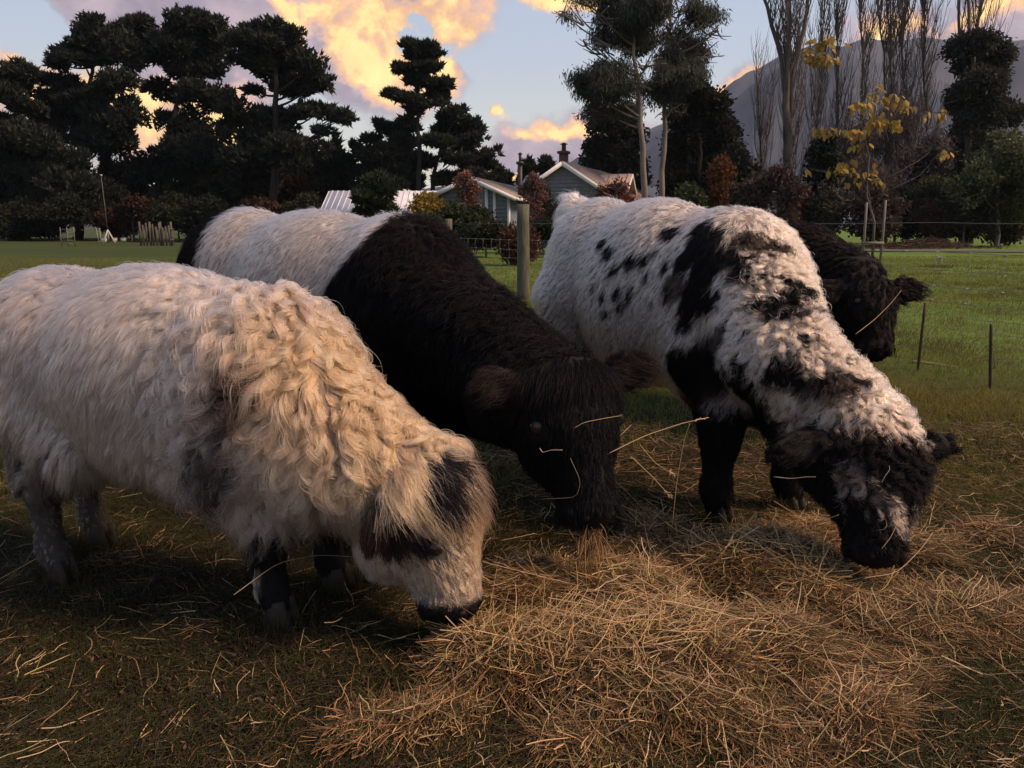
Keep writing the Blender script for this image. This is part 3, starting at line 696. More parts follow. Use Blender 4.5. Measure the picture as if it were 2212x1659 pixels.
# knots where the stays cross the wires
kn = [tubes([[fpt(s, z)+np.array([.0, .02, .0]), fpt(s, z)+np.array([.04, .02, 0])]], [[.0045, .0045]], 4) for s in np.arange(-8, 13, .30) for z in (.96, .80, .66, .53)]
V, F = join(kn); o = link('knots', mesh_np('knots', V-fo, F, M['wire']), fence); o['kind'] = 'stuff'

# ---------- far left: paling yard, gate, electric tape posts, troughs, tripod
M['paling'] = mat_simple('old_paling', (.10, .085, .07), .9, (.06, .05, .042), 5, .3, stretch=(5, 5, .6))
M['white_plastic'] = mat_simple('white_plastic', (.42, .42, .40), .6, (.3, .3, .28), 5)
M['grey_rail'] = mat_simple('grey_rail', (.17, .165, .15), .8, (.11, .105, .09), 5)
yd = 46.
pal = empty('paling_fence', (W(330, 500, yd)[0], yd, 0), 'weathered wooden paling fence under the pines, left of the belted cow', 'fence')
po = np.array(pal.location); rp = np.random.RandomState(4)
for u in list(range(302, 372, 7)):
    x = W(u, 500, yd)[0]; hgt = 1.15+rp.uniform(-.12, .15)
    link('paling', mesh_np('paling', *[box(x-.045-po[0], x+.045-po[0], -.012, .012, 0, hgt)[0], box(0, 1, 0, 1, 0, 1)[1]], M['paling']), pal)
x0, x1 = W(300, 500, yd)[0]-po[0], W(374, 500, yd)[0]-po[0]
for z in (.35, .95): P_('rail', box(x0, x1, .014, .06, z-.04, z+.04), M['paling'], pal, np.zeros(3))
for u in (300, 322, 345, 368):
    x = W(u, 500, yd)[0]-po[0]; P_('post', tubes([[(x, .12, 0), (x, .12, 1.35)]], [[.07, .065]], 8), M['paling'], pal, np.zeros(3))
g0 = G(149, 534); gt = empty('hurdle_gate', g0, 'small pale slatted hurdle standing alone on the far left pasture', 'gate')
for i in range(5): P_('bar', box(-.34, .34, -.015, .015, .16+i*.19, .20+i*.19), M['grey_rail'], gt, np.zeros(3))
for x in (-.36, 0, .36): P_('upright', box(x-.02, x+.02, -.038, -.017, 0, 1.05), M['grey_rail'], gt, np.zeros(3))
tape_labels = ['white electric fence post leaning beside the pale hurdle', 'second white electric fence post from the hurdle, near the troughs', 'white electric fence post between the troughs and the palings', 'white electric fence post standing in front of the paling fence']
for (u, v, ln), lb in zip(((214, 524, -.12), (218, 524, 0), (271, 523, 0), (335, 521, -.08)), tape_labels):
    g = G(u, v-1); e = empty('electric_fence_post', g, lb, 'post', 'white electric fence posts')
    P_('shaft', tubes([[(ln, 0, .95), (0, 0, 0)]], [[.018, .018]], 6), M['white_plastic'], e, np.zeros(3))
    P_('insulator', box(ln-.04, ln+.04, -.03, .03, .86, .93), M['white_plastic'], e, np.zeros(3)); P_('foot', box(-.08, .08, -.02, .02, .04, .07), M['white_plastic'], e, np.zeros(3))
tl = ['leftmost of four small white feed buckets on the far pasture', 'second white feed bucket from the left on the far pasture', 'third white feed bucket, right beside an electric fence post', 'rightmost of four small white feed buckets on the far pasture']
for (u, v), lb in zip(((225, 524), (248, 523), (267, 523), (287, 522)), tl):
    g = G(u, v); e = empty('feed_bucket', g, lb, 'bucket', 'white feed buckets')
    P_('pail', tubes([[(0, 0, 0), (0, 0, .26)]], [[.15, .19]], 12), M['white_plastic'], e, np.zeros(3)); P_('rim', tubes([[(0, 0, .262), (0, 0, .29)]], [[.205, .205]], 12), M['white_plastic'], e, np.zeros(3))
e = empty('tripod_mast', (W(237, 500, 52)[0], 52, 0), 'tall thin white mast on a small white tripod under the dark pines', 'mast')
P_('mast', tubes([[(-.12, 0, .6), (-.2, 0, 4.2)]], [[.018, .012]], 6), M['grey_rail'], e, np.zeros(3))
for a_ in (0, 2.1, 4.2): P_('leg', bar((-.12, 0, .85), (-.12+.42*math.cos(a_), .42*math.sin(a_), 0), .10, .06), M['white_plastic'], e, np.zeros(3))
P_('tip', box(-.26, -.14, -.04, .04, 4.2, 4.3), M['white_plastic'], e, np.zeros(3))

# ================================================================== TREES AND SHRUBS
FOL = {'pine': 5.2, 'leaf': 7.0, 'droop': 10}
def col_attr(base, n, rr, var=.25): return np.clip(np.array(base)[None]*(1+rr.uniform(-var, var, (n, 1))), .002, 1)
def foliage(centres, radii, kind, dens, size, base, rr, gap=.25, gfreq=1.2, seed=1, droop=.3):
    """many leaf-sized faces through ellipsoidal clumps -> V, F3, colour"""
    Cs, Os = [], []
    for c, rd in zip(centres, radii):
        n = int(FOL[kind]*dens*(rd[0]*rd[2]*1.0+.4*rd[0]*rd[1]))
        d = nrm(rr.normal(size=(n, 3))); q = d*(rr.rand(n)**.42)[:, None]
        Cs.append(c+q*rd); Os.append(d)
    C, O = np.concatenate(Cs), np.concatenate(Os)
    keep = fbm(C, gfreq, seed, 3)+rr.normal(0, .12, len(C)) > -1+2*gap*.95
    C, O = C[keep], O[keep]; n = len(C)
    if n == 0: return None
    if kind == 'pine': k, ln, wd = 5, size, size*.20
    elif kind == 'leaf': k, ln, wd = 2, size, size*.5
    else: k, ln, wd = 2, size*1.3, size*.22            # drooping narrow leaves
    C = np.repeat(C, k, 0); O = np.repeat(O, k, 0); m = len(C)
    if kind == 'pine': D = nrm(O*.7+np.array([0, 0, .75])+rr.normal(0, .55, (m, 3)))
    elif kind == 'leaf': D = nrm(O*.5+rr.normal(0, 1, (m, 3)))
    else: D = nrm(O*.2+rr.normal(0, .45, (m, 3))+np.array([0, 0, -1.0]))
    S = nrm(np.cross(D, rr.normal(size=(m, 3)))); l = (ln*rr.uniform(.5, 1.3, m))[:, None]; w = (wd*rr.uniform(.6, 1.3, m))[:, None]
    if kind == 'pine':
        V = np.stack([C-S*w*1.25, C+S*w*1.25, C+D*l], 1); F = np.arange(m*3).reshape(-1, 3)
    else:
        C = C+rr.normal(0, size*.5, (m, 3)); N2 = np.cross(D, S)
        V = np.stack([C, C+D*l*.5+S*w*.5-N2*w*.1, C+D*l, C+D*l*.5-S*w*.5-N2*w*.1], 1); F = np.arange(m*4).reshape(-1, 4)
    cc = np.repeat(col_attr(base, m, rr, .35), V.shape[1], 0)
    return V.reshape(-1, 3), F, cc
M['foliage'] = mat_tint('foliage', .75, .25, .12)
M['bark_dark'] = mat_simple('dark_bark', (.040, .030, .024), .95, (.022, .017, .014), 3, .5, stretch=(1, 1, .3))
M['bark_pale'] = mat_simple('pale_gum_bark', (.20, .175, .155), .85, (.10, .08, .07), 2.2, .3, stretch=(1, 1, .35))
M['bark_grey'] = mat_simple('grey_bark', (.105, .088, .083), .9, (.065, .055, .052), 3, .4, stretch=(1, 1, .3))
def tree(name, label, cat, group, yd, base, path, lobes, kind='pine', dens=26, size=.5, col=(.030, .036, .028), gap=.25, gfreq=1.1, r0=.35, r1=.10, bark='bark_dark', seed=1, limbs=True, twig=6, thick=.8, spread=1.0, droop=.0, base2=None, crownname='crown', lob=1.0, sub=7):
    rr = np.random.RandomState(seed)
    bx = W(base[0], base[1], yd)[0]; root = empty(name, (bx, yd, 0), label, cat, group); org = np.array([bx, yd, 0.])
    pts = [np.array([bx, yd, -.2])]+[W(u, v, yd)+np.array([0, rr.uniform(-.3, .3), 0]) for u, v in path]
    pts = np.array(pts); s = np.linspace(0, 1, len(pts)); ss = np.linspace(0, 1, 14)
    tp = np.stack([np.interp(ss, s, pts[:, i]) for i in range(3)], 1)+np.concatenate([np.zeros((1, 3)), rr.normal(0, r0*.18, (13, 3))*np.array([1, 1, 0])])
    trad = (r0*(1-ss)+r1*ss)*.8; trad[0] *= 1.35
    parts = [tubes([tp], [trad], 9)]
    cs, rd = [], []
    for (u, v, ru, rv) in lobes:
        off = rr.uniform(-1, 1)*min(3.2, ru*yd/FPX*1.2)*spread; c = W(u, v, yd+off); cs.append(c); rx, rz = lob*ru*yd/FPX, lob*rv*yd/FPX; rd.append(np.array([rx, max(.4, min(rx, 3.0)*thick), rz]))
    big = list(zip(cs, rd))
    if sub:                                     # break every clump into smaller ragged ones
        cs2, rd2 = [], []
        for c, r in big:
            for _ in range(sub):
                dd = nrm(rr.normal(size=3))*rr.rand()**.5; q = rr.uniform(.38, .68); cs2.append(c+dd*r*.85); rd2.append(r*q*np.array([1.08, 1, .98]))
    else: cs2, rd2 = cs, rd
    if limbs:
        LP, LR = [], []
        for c, r in zip(cs, rd):
            # leave the trunk below the clump and rise to it
            zt = np.clip(c[2]-.35*abs(c[0]-bx)-r[2]*.5, tp[1, 2], tp[-1, 2]); st = np.array([np.interp(zt, tp[:, 2], tp[:, i]) for i in range(3)]); st[2] = zt
            LP.append(bez(st, (st+c)/2+np.array([0, 0, -.15*np.linalg.norm(c-st)]), c, 8)); LR.append(np.linspace(max(.04, r0*.24), .025, 8))
            for _ in range(twig):
                e = c+rr.uniform(-1, 1, 3)*r*.85; q = LP[len(LP)-1] if False else bez(st, (st+c)/2, c, 8)[rr.randint(4, 8)]
                LP.append(bez(q, (q+e)/2+rr.normal(0, .15, 3), e, 8)); LR.append(np.linspace(.05, .015, 8))
        parts.append(tubes(LP, LR, 5))
    V, F = join(parts); link('trunk', mesh_np('trunk', V-org, F, M[bark], True), root)
    f = foliage(cs2, rd2, kind, dens, size, col, rr, gap, gfreq, seed+100)
    if f is not None: link(crownname, mesh_np(crownname, f[0]-org, f[1], M['foliage'], False, f[2]), root)
    return root
PG = 'dark pines on the left skyline'
def big_pine(lb, yd, base, path, lobes, seed, dens=30, gap=.34, **k):
    return tree('pine_tree', lb, 'tree', PG, yd, base, path, lobes, 'pine', dens*.8, .38, seed=seed, gap=gap*.6, gfreq=1.5, lob=1.2, r0=.42, r1=.12, **k)
big_pine('dark pine cut off by the left edge of the view', 60, (40, 514), [(45, 400), (40, 150)], [(15, 158, 38, 24), (48, 182, 28, 20), (10, 200, 40, 22), (45, 228, 34, 18), (15, 262, 50, 26), (60, 300, 55, 34), (20, 345, 60, 45), (70, 390, 60, 42), (20, 430, 60, 40)], 3)
big_pine('dark pine with a flat left-reaching limb, second from the left', 62, (165, 515), [(175, 420), (180, 250), (205, 70)], [(195, 62, 26, 18), (228, 76, 24, 18), (185, 88, 40, 20), (225, 104, 42, 24), (152, 112, 35, 15), (130, 138, 26, 9), (180, 132, 45, 16), (260, 110, 26, 26), (285, 130, 24, 22), (108, 176, 20, 14), (150, 178, 26, 12), (100, 205, 30, 16), (240, 190, 45, 28), (190, 212, 55, 20), (250, 245, 45, 30), (165, 240, 65, 28), (95, 262, 38, 26), (210, 300, 62, 36), (120, 330, 60, 42), (180, 385, 75, 42), (95, 430, 60, 40), (190, 450, 60, 32)], 4)
big_pine('broad topped dark pine in the middle of the left group', 64, (325, 512), [(335, 420), (370, 260), (420, 60)], [(288, 48, 20, 14), (312, 62, 28, 16), (345, 78, 38, 18), (388, 54, 40, 20), (432, 44, 34, 18), (462, 62, 22, 22), (370, 98, 46, 20), (440, 100, 50, 26), (335, 122, 28, 12), (300, 96, 22, 10), (400, 146, 42, 18), (452, 150, 34, 24), (330, 186, 22, 16), (385, 200, 36, 18), (440, 212, 46, 28), (355, 262, 32, 20), (430, 282, 56, 32), (395, 330, 62, 36), (320, 372, 52, 36), (415, 388, 70, 42), (350, 432, 60, 36)], 5)
big_pine('round crowned dark pine at the right end of the left group', 58, (590, 505), [(590, 330), (598, 200), (590, 80)], [(540, 74, 32, 12), (582, 66, 42, 15), (632, 80, 38, 18), (560, 98, 52, 18), (622, 108, 52, 22), (664, 140, 32, 26), (536, 138, 36, 14), (600, 148, 58, 20), (684, 176, 26, 24), (640, 190, 48, 20), (556, 196, 24, 9), (694, 238, 42, 18), (732, 252, 26, 16), (655, 246, 36, 10), (712, 282, 30, 9), (500, 228, 34, 18), (512, 262, 32, 20), (590, 262, 40, 22), (575, 300, 55, 30), (630, 320, 50, 30), (555, 345, 60, 34)], 6, gap=.36, twig=9)
for (u, v, w, hh, sd, lb) in ((60, 470, 75, 60, 20, 'low dark evergreen at the foot of the leftmost pine'), (250, 430, 75, 75, 21, 'dense dark evergreen between the second and third pines'), (455, 400, 60, 90, 22, 'dark evergreen right of the broad topped pine'), (545, 380, 60, 95, 23, 'dark evergreen filling the gap under the round crowned pine'), (640, 400, 75, 85, 24, 'rusty tinged evergreen below the round crowned pine'), (715, 385, 42, 75, 25, 'narrow dark evergreen just left of the white roofed shed')):
    rl = np.random.RandomState(sd); lob = [(u, v-hh*.62, w*.35, hh*.36), (u-w*.35, v-hh*.3, w*.5, hh*.35), (u+w*.35, v-hh*.35, w*.5, hh*.35), (u, v, w, hh*.5), (u-w*.4, v+hh*.3, w*.6, hh*.4), (u+w*.4, v+hh*.3, w*.6, hh*.4), (u+rl.uniform(-20, 20), v-hh*.9, w*.16, hh*.25)]
    tree('evergreen_tree', lb, 'tree', 'dense dark evergreens under the pines', 66-(sd % 3), (u, 512), [(u, v), (u, v-hh)], lob, 'pine', 34, .6, (.030, .034, .026) if sd != 24 else (.050, .032, .024), .12, 1.4, .3, .08, seed=sd, sub=0)
rq = np.random.RandomState(8)
for i, (u, lb) in enumerate(((20, 'dark undergrowth shrub at the left edge under the pines'), (110, 'dark rounded shrub under the second pine'), (290, 'low shrub with a reddish tinge behind the electric posts'), (385, 'dark shrub just beside the belted cow rump'), (450, 'dark bush above the belted cow rump'), (560, 'dark bush above the belted cow back'), (650, 'dark bush between the belted cow and the pines'))):
    tree('understory_shrub', lb, 'shrub', 'shrubs under the pines', 57-i*.4, (u, 512), [(u, 480)], [(u-30, 478, 44, 30), (u+28, 470, 44, 34), (u, 455, 40, 30)], 'leaf', 90, .26, [(.020, .024, .014), (.016, .020, .013), (.040, .022, .014)][i % 3], .15, 1.5, .1, .04, seed=60+i)
# centre pines
tree('tall_pine', 'tall single pine with layered branches behind the houses', 'tree', None, 62, (905, 500), [(905, 400), (904, 250), (900, 105)], [(893, 100, 26, 9), (920, 108, 34, 10), (905, 122, 44, 9), (938, 120, 24, 9), (858, 148, 16, 6), (880, 154, 30, 8), (915, 146, 32, 8), (905, 172, 26, 7), (945, 182, 26, 10), (952, 196, 22, 9), (925, 200, 36, 9), (846, 205, 18, 6), (872, 212, 32, 7), (925, 226, 40, 10), (890, 238, 22, 8), (952, 214, 18, 9), (880, 262, 18, 6)], 'pine', 44, .45, gap=.26, gfreq=1.6, r0=.34, r1=.09, seed=31, twig=7)
tree('pine_tree', 'spreading pine with a leaning stem right of the tall single pine', 'tree', PG, 63, (925, 500), [(932, 420), (945, 340), (985, 250)], [(988, 244, 22, 11), (962, 252, 26, 12), (1003, 262, 28, 14), (972, 284, 46, 15), (1018, 282, 24, 12), (950, 308, 36, 12), (1010, 310, 42, 15), (1042, 334, 36, 10), (1072, 326, 12, 8), (985, 342, 42, 12), (1035, 358, 42, 11), (960, 380, 24, 12), (1010, 382, 36, 11), (1050, 384, 20, 9)], 'pine', 40, .45, gap=.30, gfreq=1.5, r0=.3, r1=.08, seed=32, twig=8)
tree('pine_tree', 'low spreading pine left of the tall single pine', 'tree', PG, 64, (860, 500), [(858, 400), (850, 290)], [(828, 274, 22, 10), (848, 288, 28, 12), (798, 300, 20, 7), (862, 306, 34, 14), (880, 276, 24, 9), (828, 326, 36, 14), (790, 334, 18, 16), (768, 322, 8, 18), (850, 346, 60, 24), (795, 372, 42, 30), (870, 386, 45, 30), (815, 410, 55, 26), (755, 365, 12, 30)], 'pine', 42, .45, gap=.16, gfreq=1.5, r0=.3, r1=.08, seed=33)
for u, v, w, sd, lb in ((1140, 362, 15, 34, 'small rounded tree on the skyline left of the brick chimney'), (1178, 356, 15, 35, 'small rounded tree on the skyline behind the brick chimney'), (1080, 382, 22, 36, 'thin loose tree behind the black flue')):
    tree('skyline_tree', lb, 'tree', 'small trees behind the house roofs', 75, (u, 490), [(u, 410), (u, v)], [(u, v, w, w*.8), (u-w*.7, v+12, w*.6, w*.35), (u+w*.5, v+10, w*.6, w*.5), (u, v+32, w*1.2, w*.9)], 'pine', 34, .5, (.026, .032, .022), .2, 1.2, .2, .06, seed=sd)
# bushes by the house
def bush(name, lb, u, v, w, hh, yd, col, seed, kind='leaf', dens=110, size=.2, gap=.2, group='shrubs around the house', lobes=None, bark='bark_grey', cat='shrub', gfreq=2.2, twig=5, sub=6):
    lob = lobes or [(u, v-hh*.45, w*.55, hh*.5), (u-w*.45, v-hh*.1, w*.5, hh*.55), (u+w*.45, v-hh*.1, w*.5, hh*.55), (u, v+hh*.35, w*.85, hh*.6), (u+w*.1, v-hh*.75, w*.3, hh*.3)]
    if lobes is None and v+hh < 500: lob.append((u, (v+hh*.4+506)/2, w*.9, (506-v-hh*.4)/2+4))
    return tree(name, lb, cat, group, yd, (u, 500), [(u, v+hh*.3)], lob, kind, dens, size, col, gap, gfreq, .07, .03, bark, seed, twig=twig, thick=1.0, spread=.5, crownname='foliage', sub=sub)
bush('evergreen_bush', 'dark green spiky bush in front of the white roofed shed', 815, 418, 44, 36, 37, (.030, .042, .022), 41, 'pine', 150, .3)
bush('yellow_shrub', 'yellowing shrub against the grey wall, left of the pink tree', 925, 445, 40, 22, 36, (.19, .13, .025), 42)
bush('pink_leaved_tree', 'small pinkish brown autumn tree in front of the low gable', 1005, 402, 27, 27, 36, (.17, .085, .065), 43, gap=.34, size=.14, dens=150, cat='tree', twig=12)
bush('garden_bush', 'dark green bush left of the small wooden fence post', 975, 478, 55, 30, 33, (.028, .038, .018), 44)
bush('garden_bush', 'dark green bush under the low gable window', 1030, 472, 40, 18, 34, (.024, .032, .016), 45)
bush('twiggy_shrub', 'reddish twiggy shrub rising behind the wooden fence post', 1150, 412, 30, 34, 35, (.125, .065, .060), 46, gap=.45, size=.12, dens=130, twig=16)
bush('climbing_bush', 'dark climber bush against the shingled wall behind the fence post', 1172, 446, 26, 36, 36, (.030, .040, .024), 47)
bush('garden_bush', 'dark bush below the shingled gable, left of the spotted cow', 1235, 460, 50, 36, 34, (.030, .034, .022), 48)
bush('red_leaved_shrub', 'red brown autumn shrub at the right end of the shingled house', 1330, 420, 48, 24, 35, (.125, .038, .022), 49, gap=.32, size=.15, dens=150, twig=12)
bush('garden_bush', 'low dark hedge bush left of the round clipped bush', 1050, 508, 62, 22, 31, (.022, .028, .015), 50)
bush('garden_bush', 'low dark hedge bush right of the wooden fence post', 1195, 500, 45, 24, 31, (.020, .026, .014), 51)
bush('garden_bush', 'low olive bush right behind the belted cow shoulder', 925, 495, 42, 26, 32, (.035, .040, .018), 52)
bush('clipped_bush', 'round clipped rusty bush on the lawn right behind the fence post', 1121, 528, 46, 44, 24.5, (.060, .028, .018), 53, dens=420, size=.11, gap=.02, group=None, lobes=[(1121, 528, 46, 44), (1121, 536, 42, 36)], sub=0)
# eucalypts
GUM = (.052, .060, .048)
tree('gum_tree', 'tall gum tree with a pale forked trunk behind the spotted cow', 'tree', 'gum trees', 44, (1400, 505), [(1392, 400), (1385, 250), (1372, 130), (1362, -60)], [(1262, 4, 42, 20), (1218, 30, 26, 24), (1300, 30, 40, 22), (1345, 20, 46, 34), (1400, 20, 52, 36), (1290, 92, 36, 12), (1265, 98, 22, 12), (1330, 75, 36, 26), (1385, 88, 42, 26), (1300, 150, 44, 20), (1272, 188, 26, 24), (1320, 190, 44, 28), (1350, 225, 32, 18), (1370, 168, 34, 24), (1300, 232, 36, 16), (1400, 140, 30, 22), (1250, 165, 15, 12)], 'droop', 70, .22, GUM, .54, 1.5, .26, .07, 'bark_pale', 71, twig=10, lob=1.35)
tree('gum_tree', 'second gum tree with a straight pale trunk, right of the forked one', 'tree', 'gum trees', 46, (1426, 505), [(1428, 400), (1436, 260), (1442, 120), (1450, -60)], [(1470, 22, 56, 30), (1520, 50, 36, 24), (1550, 66, 24, 16), (1440, 50, 36, 26), (1500, 96, 44, 22), (1532, 112, 30, 16), (1455, 120, 36, 24), (1500, 30, 30, 30), (1478, 170, 38, 22), (1430, 200, 30, 26), (1505, 150, 22, 14), (1450, 235, 32, 20), (1400, 200, 22, 22)], 'droop', 70, .22, GUM, .54, 1.5, .24, .07, 'bark_pale', 72, twig=10, lob=1.35)
tree('round_gum', 'rounded dark gum crown left of the forked gum trunk', 'tree', None, 52, (1325, 500), [(1330, 400), (1330, 290)], [(1325, 272, 42, 26), (1295, 318, 34, 28), (1350, 310, 46, 34), (1310, 350, 46, 28), (1365, 355, 36, 36), (1280, 362, 22, 16), (1340, 390, 60, 28)], 'leaf', 90, .3, (.040, .044, .036), .15, 1.2, .25, .08, 'bark_grey', 73)
tree('dark_evergreen', 'big dark evergreen right of the gum trunks', 'tree', None, 50, (1510, 505), [(1510, 400), (1515, 220)], [(1510, 200, 40, 26), (1545, 225, 34, 28), (1480, 240, 34, 34), (1520, 270, 58, 40), (1475, 320, 42, 44), (1560, 310, 44, 44), (1520, 360, 70, 50), (1590, 372, 34, 44), (1465, 395, 40, 40), (1560, 410, 66, 34), (1620, 400, 24, 40)], 'leaf', 110, .30, (.021, .024, .019), .12, 1.2, .25, .08, seed=74)
# bare poplars: upright forks
def poplar(lb, yd, u, vb, forks, seed, r0=.28, nb=34, hgt=17, fan=.16, group='bare poplars', name='poplar_tree'):
    rr = np.random.RandomState(seed); bx = W(u, vb, yd)[0]; root = empty(name, (bx, yd, 0), lb, 'tree', group); org = np.array([bx, yd, 0.])
    parts = []; stems = []
    for f in forks:
        pts = np.array([np.array([bx, yd, -.2])]+[W(a, b, yd)+np.array([0, rr.uniform(-.4, .4), 0]) for a, b in f]); s = np.linspace(0, 1, len(pts)); ss = np.linspace(0, 1, 12)
        tp = np.stack([np.interp(ss, s, pts[:, i]) for i in range(3)], 1); tp[1:] += rr.normal(0, .06, (11, 3)); parts.append(tubes([tp], [r0*(1-ss*.75)], 8)); stems.append(tp)
    link('trunk', mesh_np('trunk', *[x if i == 0 else x for i, x in enumerate((lambda q: (q[0]-org, q[1]))(join(parts)))], M['bark_grey'], True), root)
    LP, LR = [], []
    for i in range(nb):
        st = stems[rr.randint(len(stems))]; q = st[rr.randint(1, 10)]; a = rr.rand()*6.28; L = rr.uniform(.25, .5)*hgt*(1-.45*q[2]/hgt)
        lean = rr.uniform(.5, 1.2)*fan; e = q+np.array([math.cos(a)*lean*L, math.sin(a)*lean*L, L*.95]); mid = q+np.array([math.cos(a)*lean*L*.8, math.sin(a)*lean*L*.8, L*.35])
        br = bez(q, mid, e, 8)+rr.normal(0, .03, (8, 3)); LP.append(br); LR.append(np.linspace(.040, .008, 8))
        for j in range(16):
            q2 = br[rr.randint(1, 7)]; a2 = rr.rand()*6.28; l2 = L*rr.uniform(.15, .4); e2 = q2+np.array([math.cos(a2)*l2*.28, math.sin(a2)*l2*.28, l2]); t2 = bez(q2, q2+np.array([math.cos(a2)*l2*.22, math.sin(a2)*l2*.22, l2*.35]), e2, 8)
            LP.append(t2); LR.append(np.linspace(.014, .005, 8))
    V, F = tubes(LP, LR, 4, cap=False); link('branches', mesh_np('branches', V-org, F, M['bark_grey'], True), root)
poplar('bare poplar with a thick forked trunk right of the dark evergreen', 46, 1704, 500, [[(1703, 300), (1692, 150), (1672, 40), (1640, -60)], [(1703, 300), (1696, 150), (1706, 60), (1712, -90)], [(1706, 300), (1712, 160), (1736, 60), (1760, -80)]], 81, .25, 60, 17)
for i, (u, f, lb) in enumerate(((1640, [(1644, 330), (1636, 160)], 'thin bare tree left of the thick forked poplar'), (1758, [(1762, 300), (1775, 120), (1790, -60)], 'slim bare poplar just right of the thick forked poplar'), (1800, [(1805, 300), (1806, 120), (1815, -60)], 'second slim bare poplar right of the thick forked poplar'),
        (1868, [(1868, 300), (1862, 100), (1850, -60)], 'bare poplar rising behind the top of the yellow sapling'), (1916, [(1915, 300), (1905, 100), (1880, -60)], 'straight bare poplar right of the yellow sapling top'), (1935, [(1936, 300), (1926, 60), (1926, -80)], 'straight bare poplar in the middle of the right hand row'), (1965, [(1962, 300), (1950, 90), (1960, -60)], 'bare poplar with a kinked top in the right hand row'), (2010, [(2006, 300), (1990, 120), (2000, -60)], 'slender bare poplar left of the ivy covered one'))):
    poplar(lb, 52+i % 3, u, 500, [f], 82+i, .10, 34 if i else 16, 16, .17 if i else .12)
def ivy():
    root = tree('ivy_clad_poplar', 'tall poplar smothered in dark ivy with bare twigs on top', 'tree', None, 50, (2085, 500), [(2085, 300), (2100, 120), (2090, -80)], [(2110, 92, 30, 18), (2075, 105, 22, 16), (2140, 120, 30, 22), (2100, 140, 46, 26), (2120, 190, 52, 34), (2085, 230, 36, 36), (2130, 260, 46, 36), (2100, 310, 42, 40), (2140, 330, 26, 26), (2085, 370, 36, 40), (2070, 430, 40, 40)], 'leaf', 80, .28, (.036, .038, .030), .24, 1.0, .3, .08, 'bark_grey', 95, lob=1.2)
ivy()
poplar('bare poplar stems rising above the ivy clad tree', 50.6, 2100, 500, [[(2100, 300), (2110, 90), (2130, -60)], [(2100, 300), (2080, 60), (2072, -80)]], 96, .18, 40, 18, .2)
# hedgerow on the right
R = 'hedgerow bushes behind the lawn'
hd = [('autumn_shrub', 'rusty orange shrub right of the dark evergreen', 1556, 385, 24, 46, (.105, .045, .020), .24), ('hedgerow_bush', 'green low bush peeping above the spotted cow back', 1490, 425, 34, 20, (.038, .055, .026), .2), ('hedgerow_bush', 'brown tangled bush below the thick forked poplar', 1625, 418, 48, 34, (.055, .042, .030), .36),
      ('hedgerow_bush', 'purple brown tangled bush above the black cow', 1690, 400, 44, 44, (.060, .040, .036), .42), ('red_maple', 'small bright red orange maple bush above the black cow', 1722, 432, 36, 22, (.30, .060, .025), .30), ('dark_yew', 'dark round evergreen left of the yellow sapling', 1785, 355, 38, 62, (.018, .024, .018), .05), ('hedgerow_bush', 'dull green bush below the dark round evergreen', 1800, 440, 46, 38, (.040, .040, .026), .25),
      ('hedgerow_bush', 'brown bush behind the sapling stakes', 1890, 450, 62, 44, (.050, .038, .028), .32), ('dark_yew', 'dark blue green bush right of the sapling stakes', 1960, 480, 34, 30, (.014, .019, .018), .04), ('hedgerow_bush', 'olive bush in the middle of the right hedgerow', 2015, 420, 44, 38, (.055, .058, .032), .22), ('hedgerow_bush', 'brown leaved bush with fallen twigs below, right hedgerow', 2025, 478, 52, 40, (.075, .048, .028), .30),
      ('hedgerow_bush', 'brown green bush under the ivy clad tree', 2085, 450, 56, 48, (.045, .042, .026), .22), ('hedgerow_bush', 'dark gap filling bush left of the olive willow', 2010, 370, 40, 40, (.030, .030, .026), .2), ('hedgerow_bush', 'brown grey bush at the right edge above the lawn', 2175, 480, 60, 36, (.060, .048, .032), .30)]
for i, (nm, lb, u, v, w, hh, cl, gp) in enumerate(hd):
    bush(nm, lb, u, v, w, hh, 44-(i % 4)*1.3, cl, 120+i, dens=75, size=.24, gap=gp, group=R, gfreq=1.4, twig=9)
tree('olive_willow', 'pale olive willow at the right edge of the view', 'tree', None, 40, (2160, 500), [(2160, 420), (2165, 320)], [(2170, 310, 40, 26), (2130, 350, 40, 34), (2200, 345, 50, 40), (2155, 385, 66, 40), (2110, 400, 40, 40), (2215, 400, 50, 50), (2160, 440, 80, 34), (2260, 350, 50, 60)], 'leaf', 110, .2, (.085, .095, .050), .20, 1.6, .15, .05, 'bark_grey', 97)
tree('bare_thicket', 'thicket of bare grey brown twigs behind the yellow sapling', 'tree', None, 47, (1900, 500), [(1900, 420), (1900, 360)], [(1850, 320, 50, 60), (1930, 300, 66, 70), (2000, 320, 50, 60), (1880, 400, 80, 50), (1970, 400, 70, 50), (1760, 420, 60, 40), (1650, 400, 40, 40)], 'droop', 26, .24, (.072, .058, .055), .24, 1.2, .12, .04, 'bark_grey', 98, twig=36)

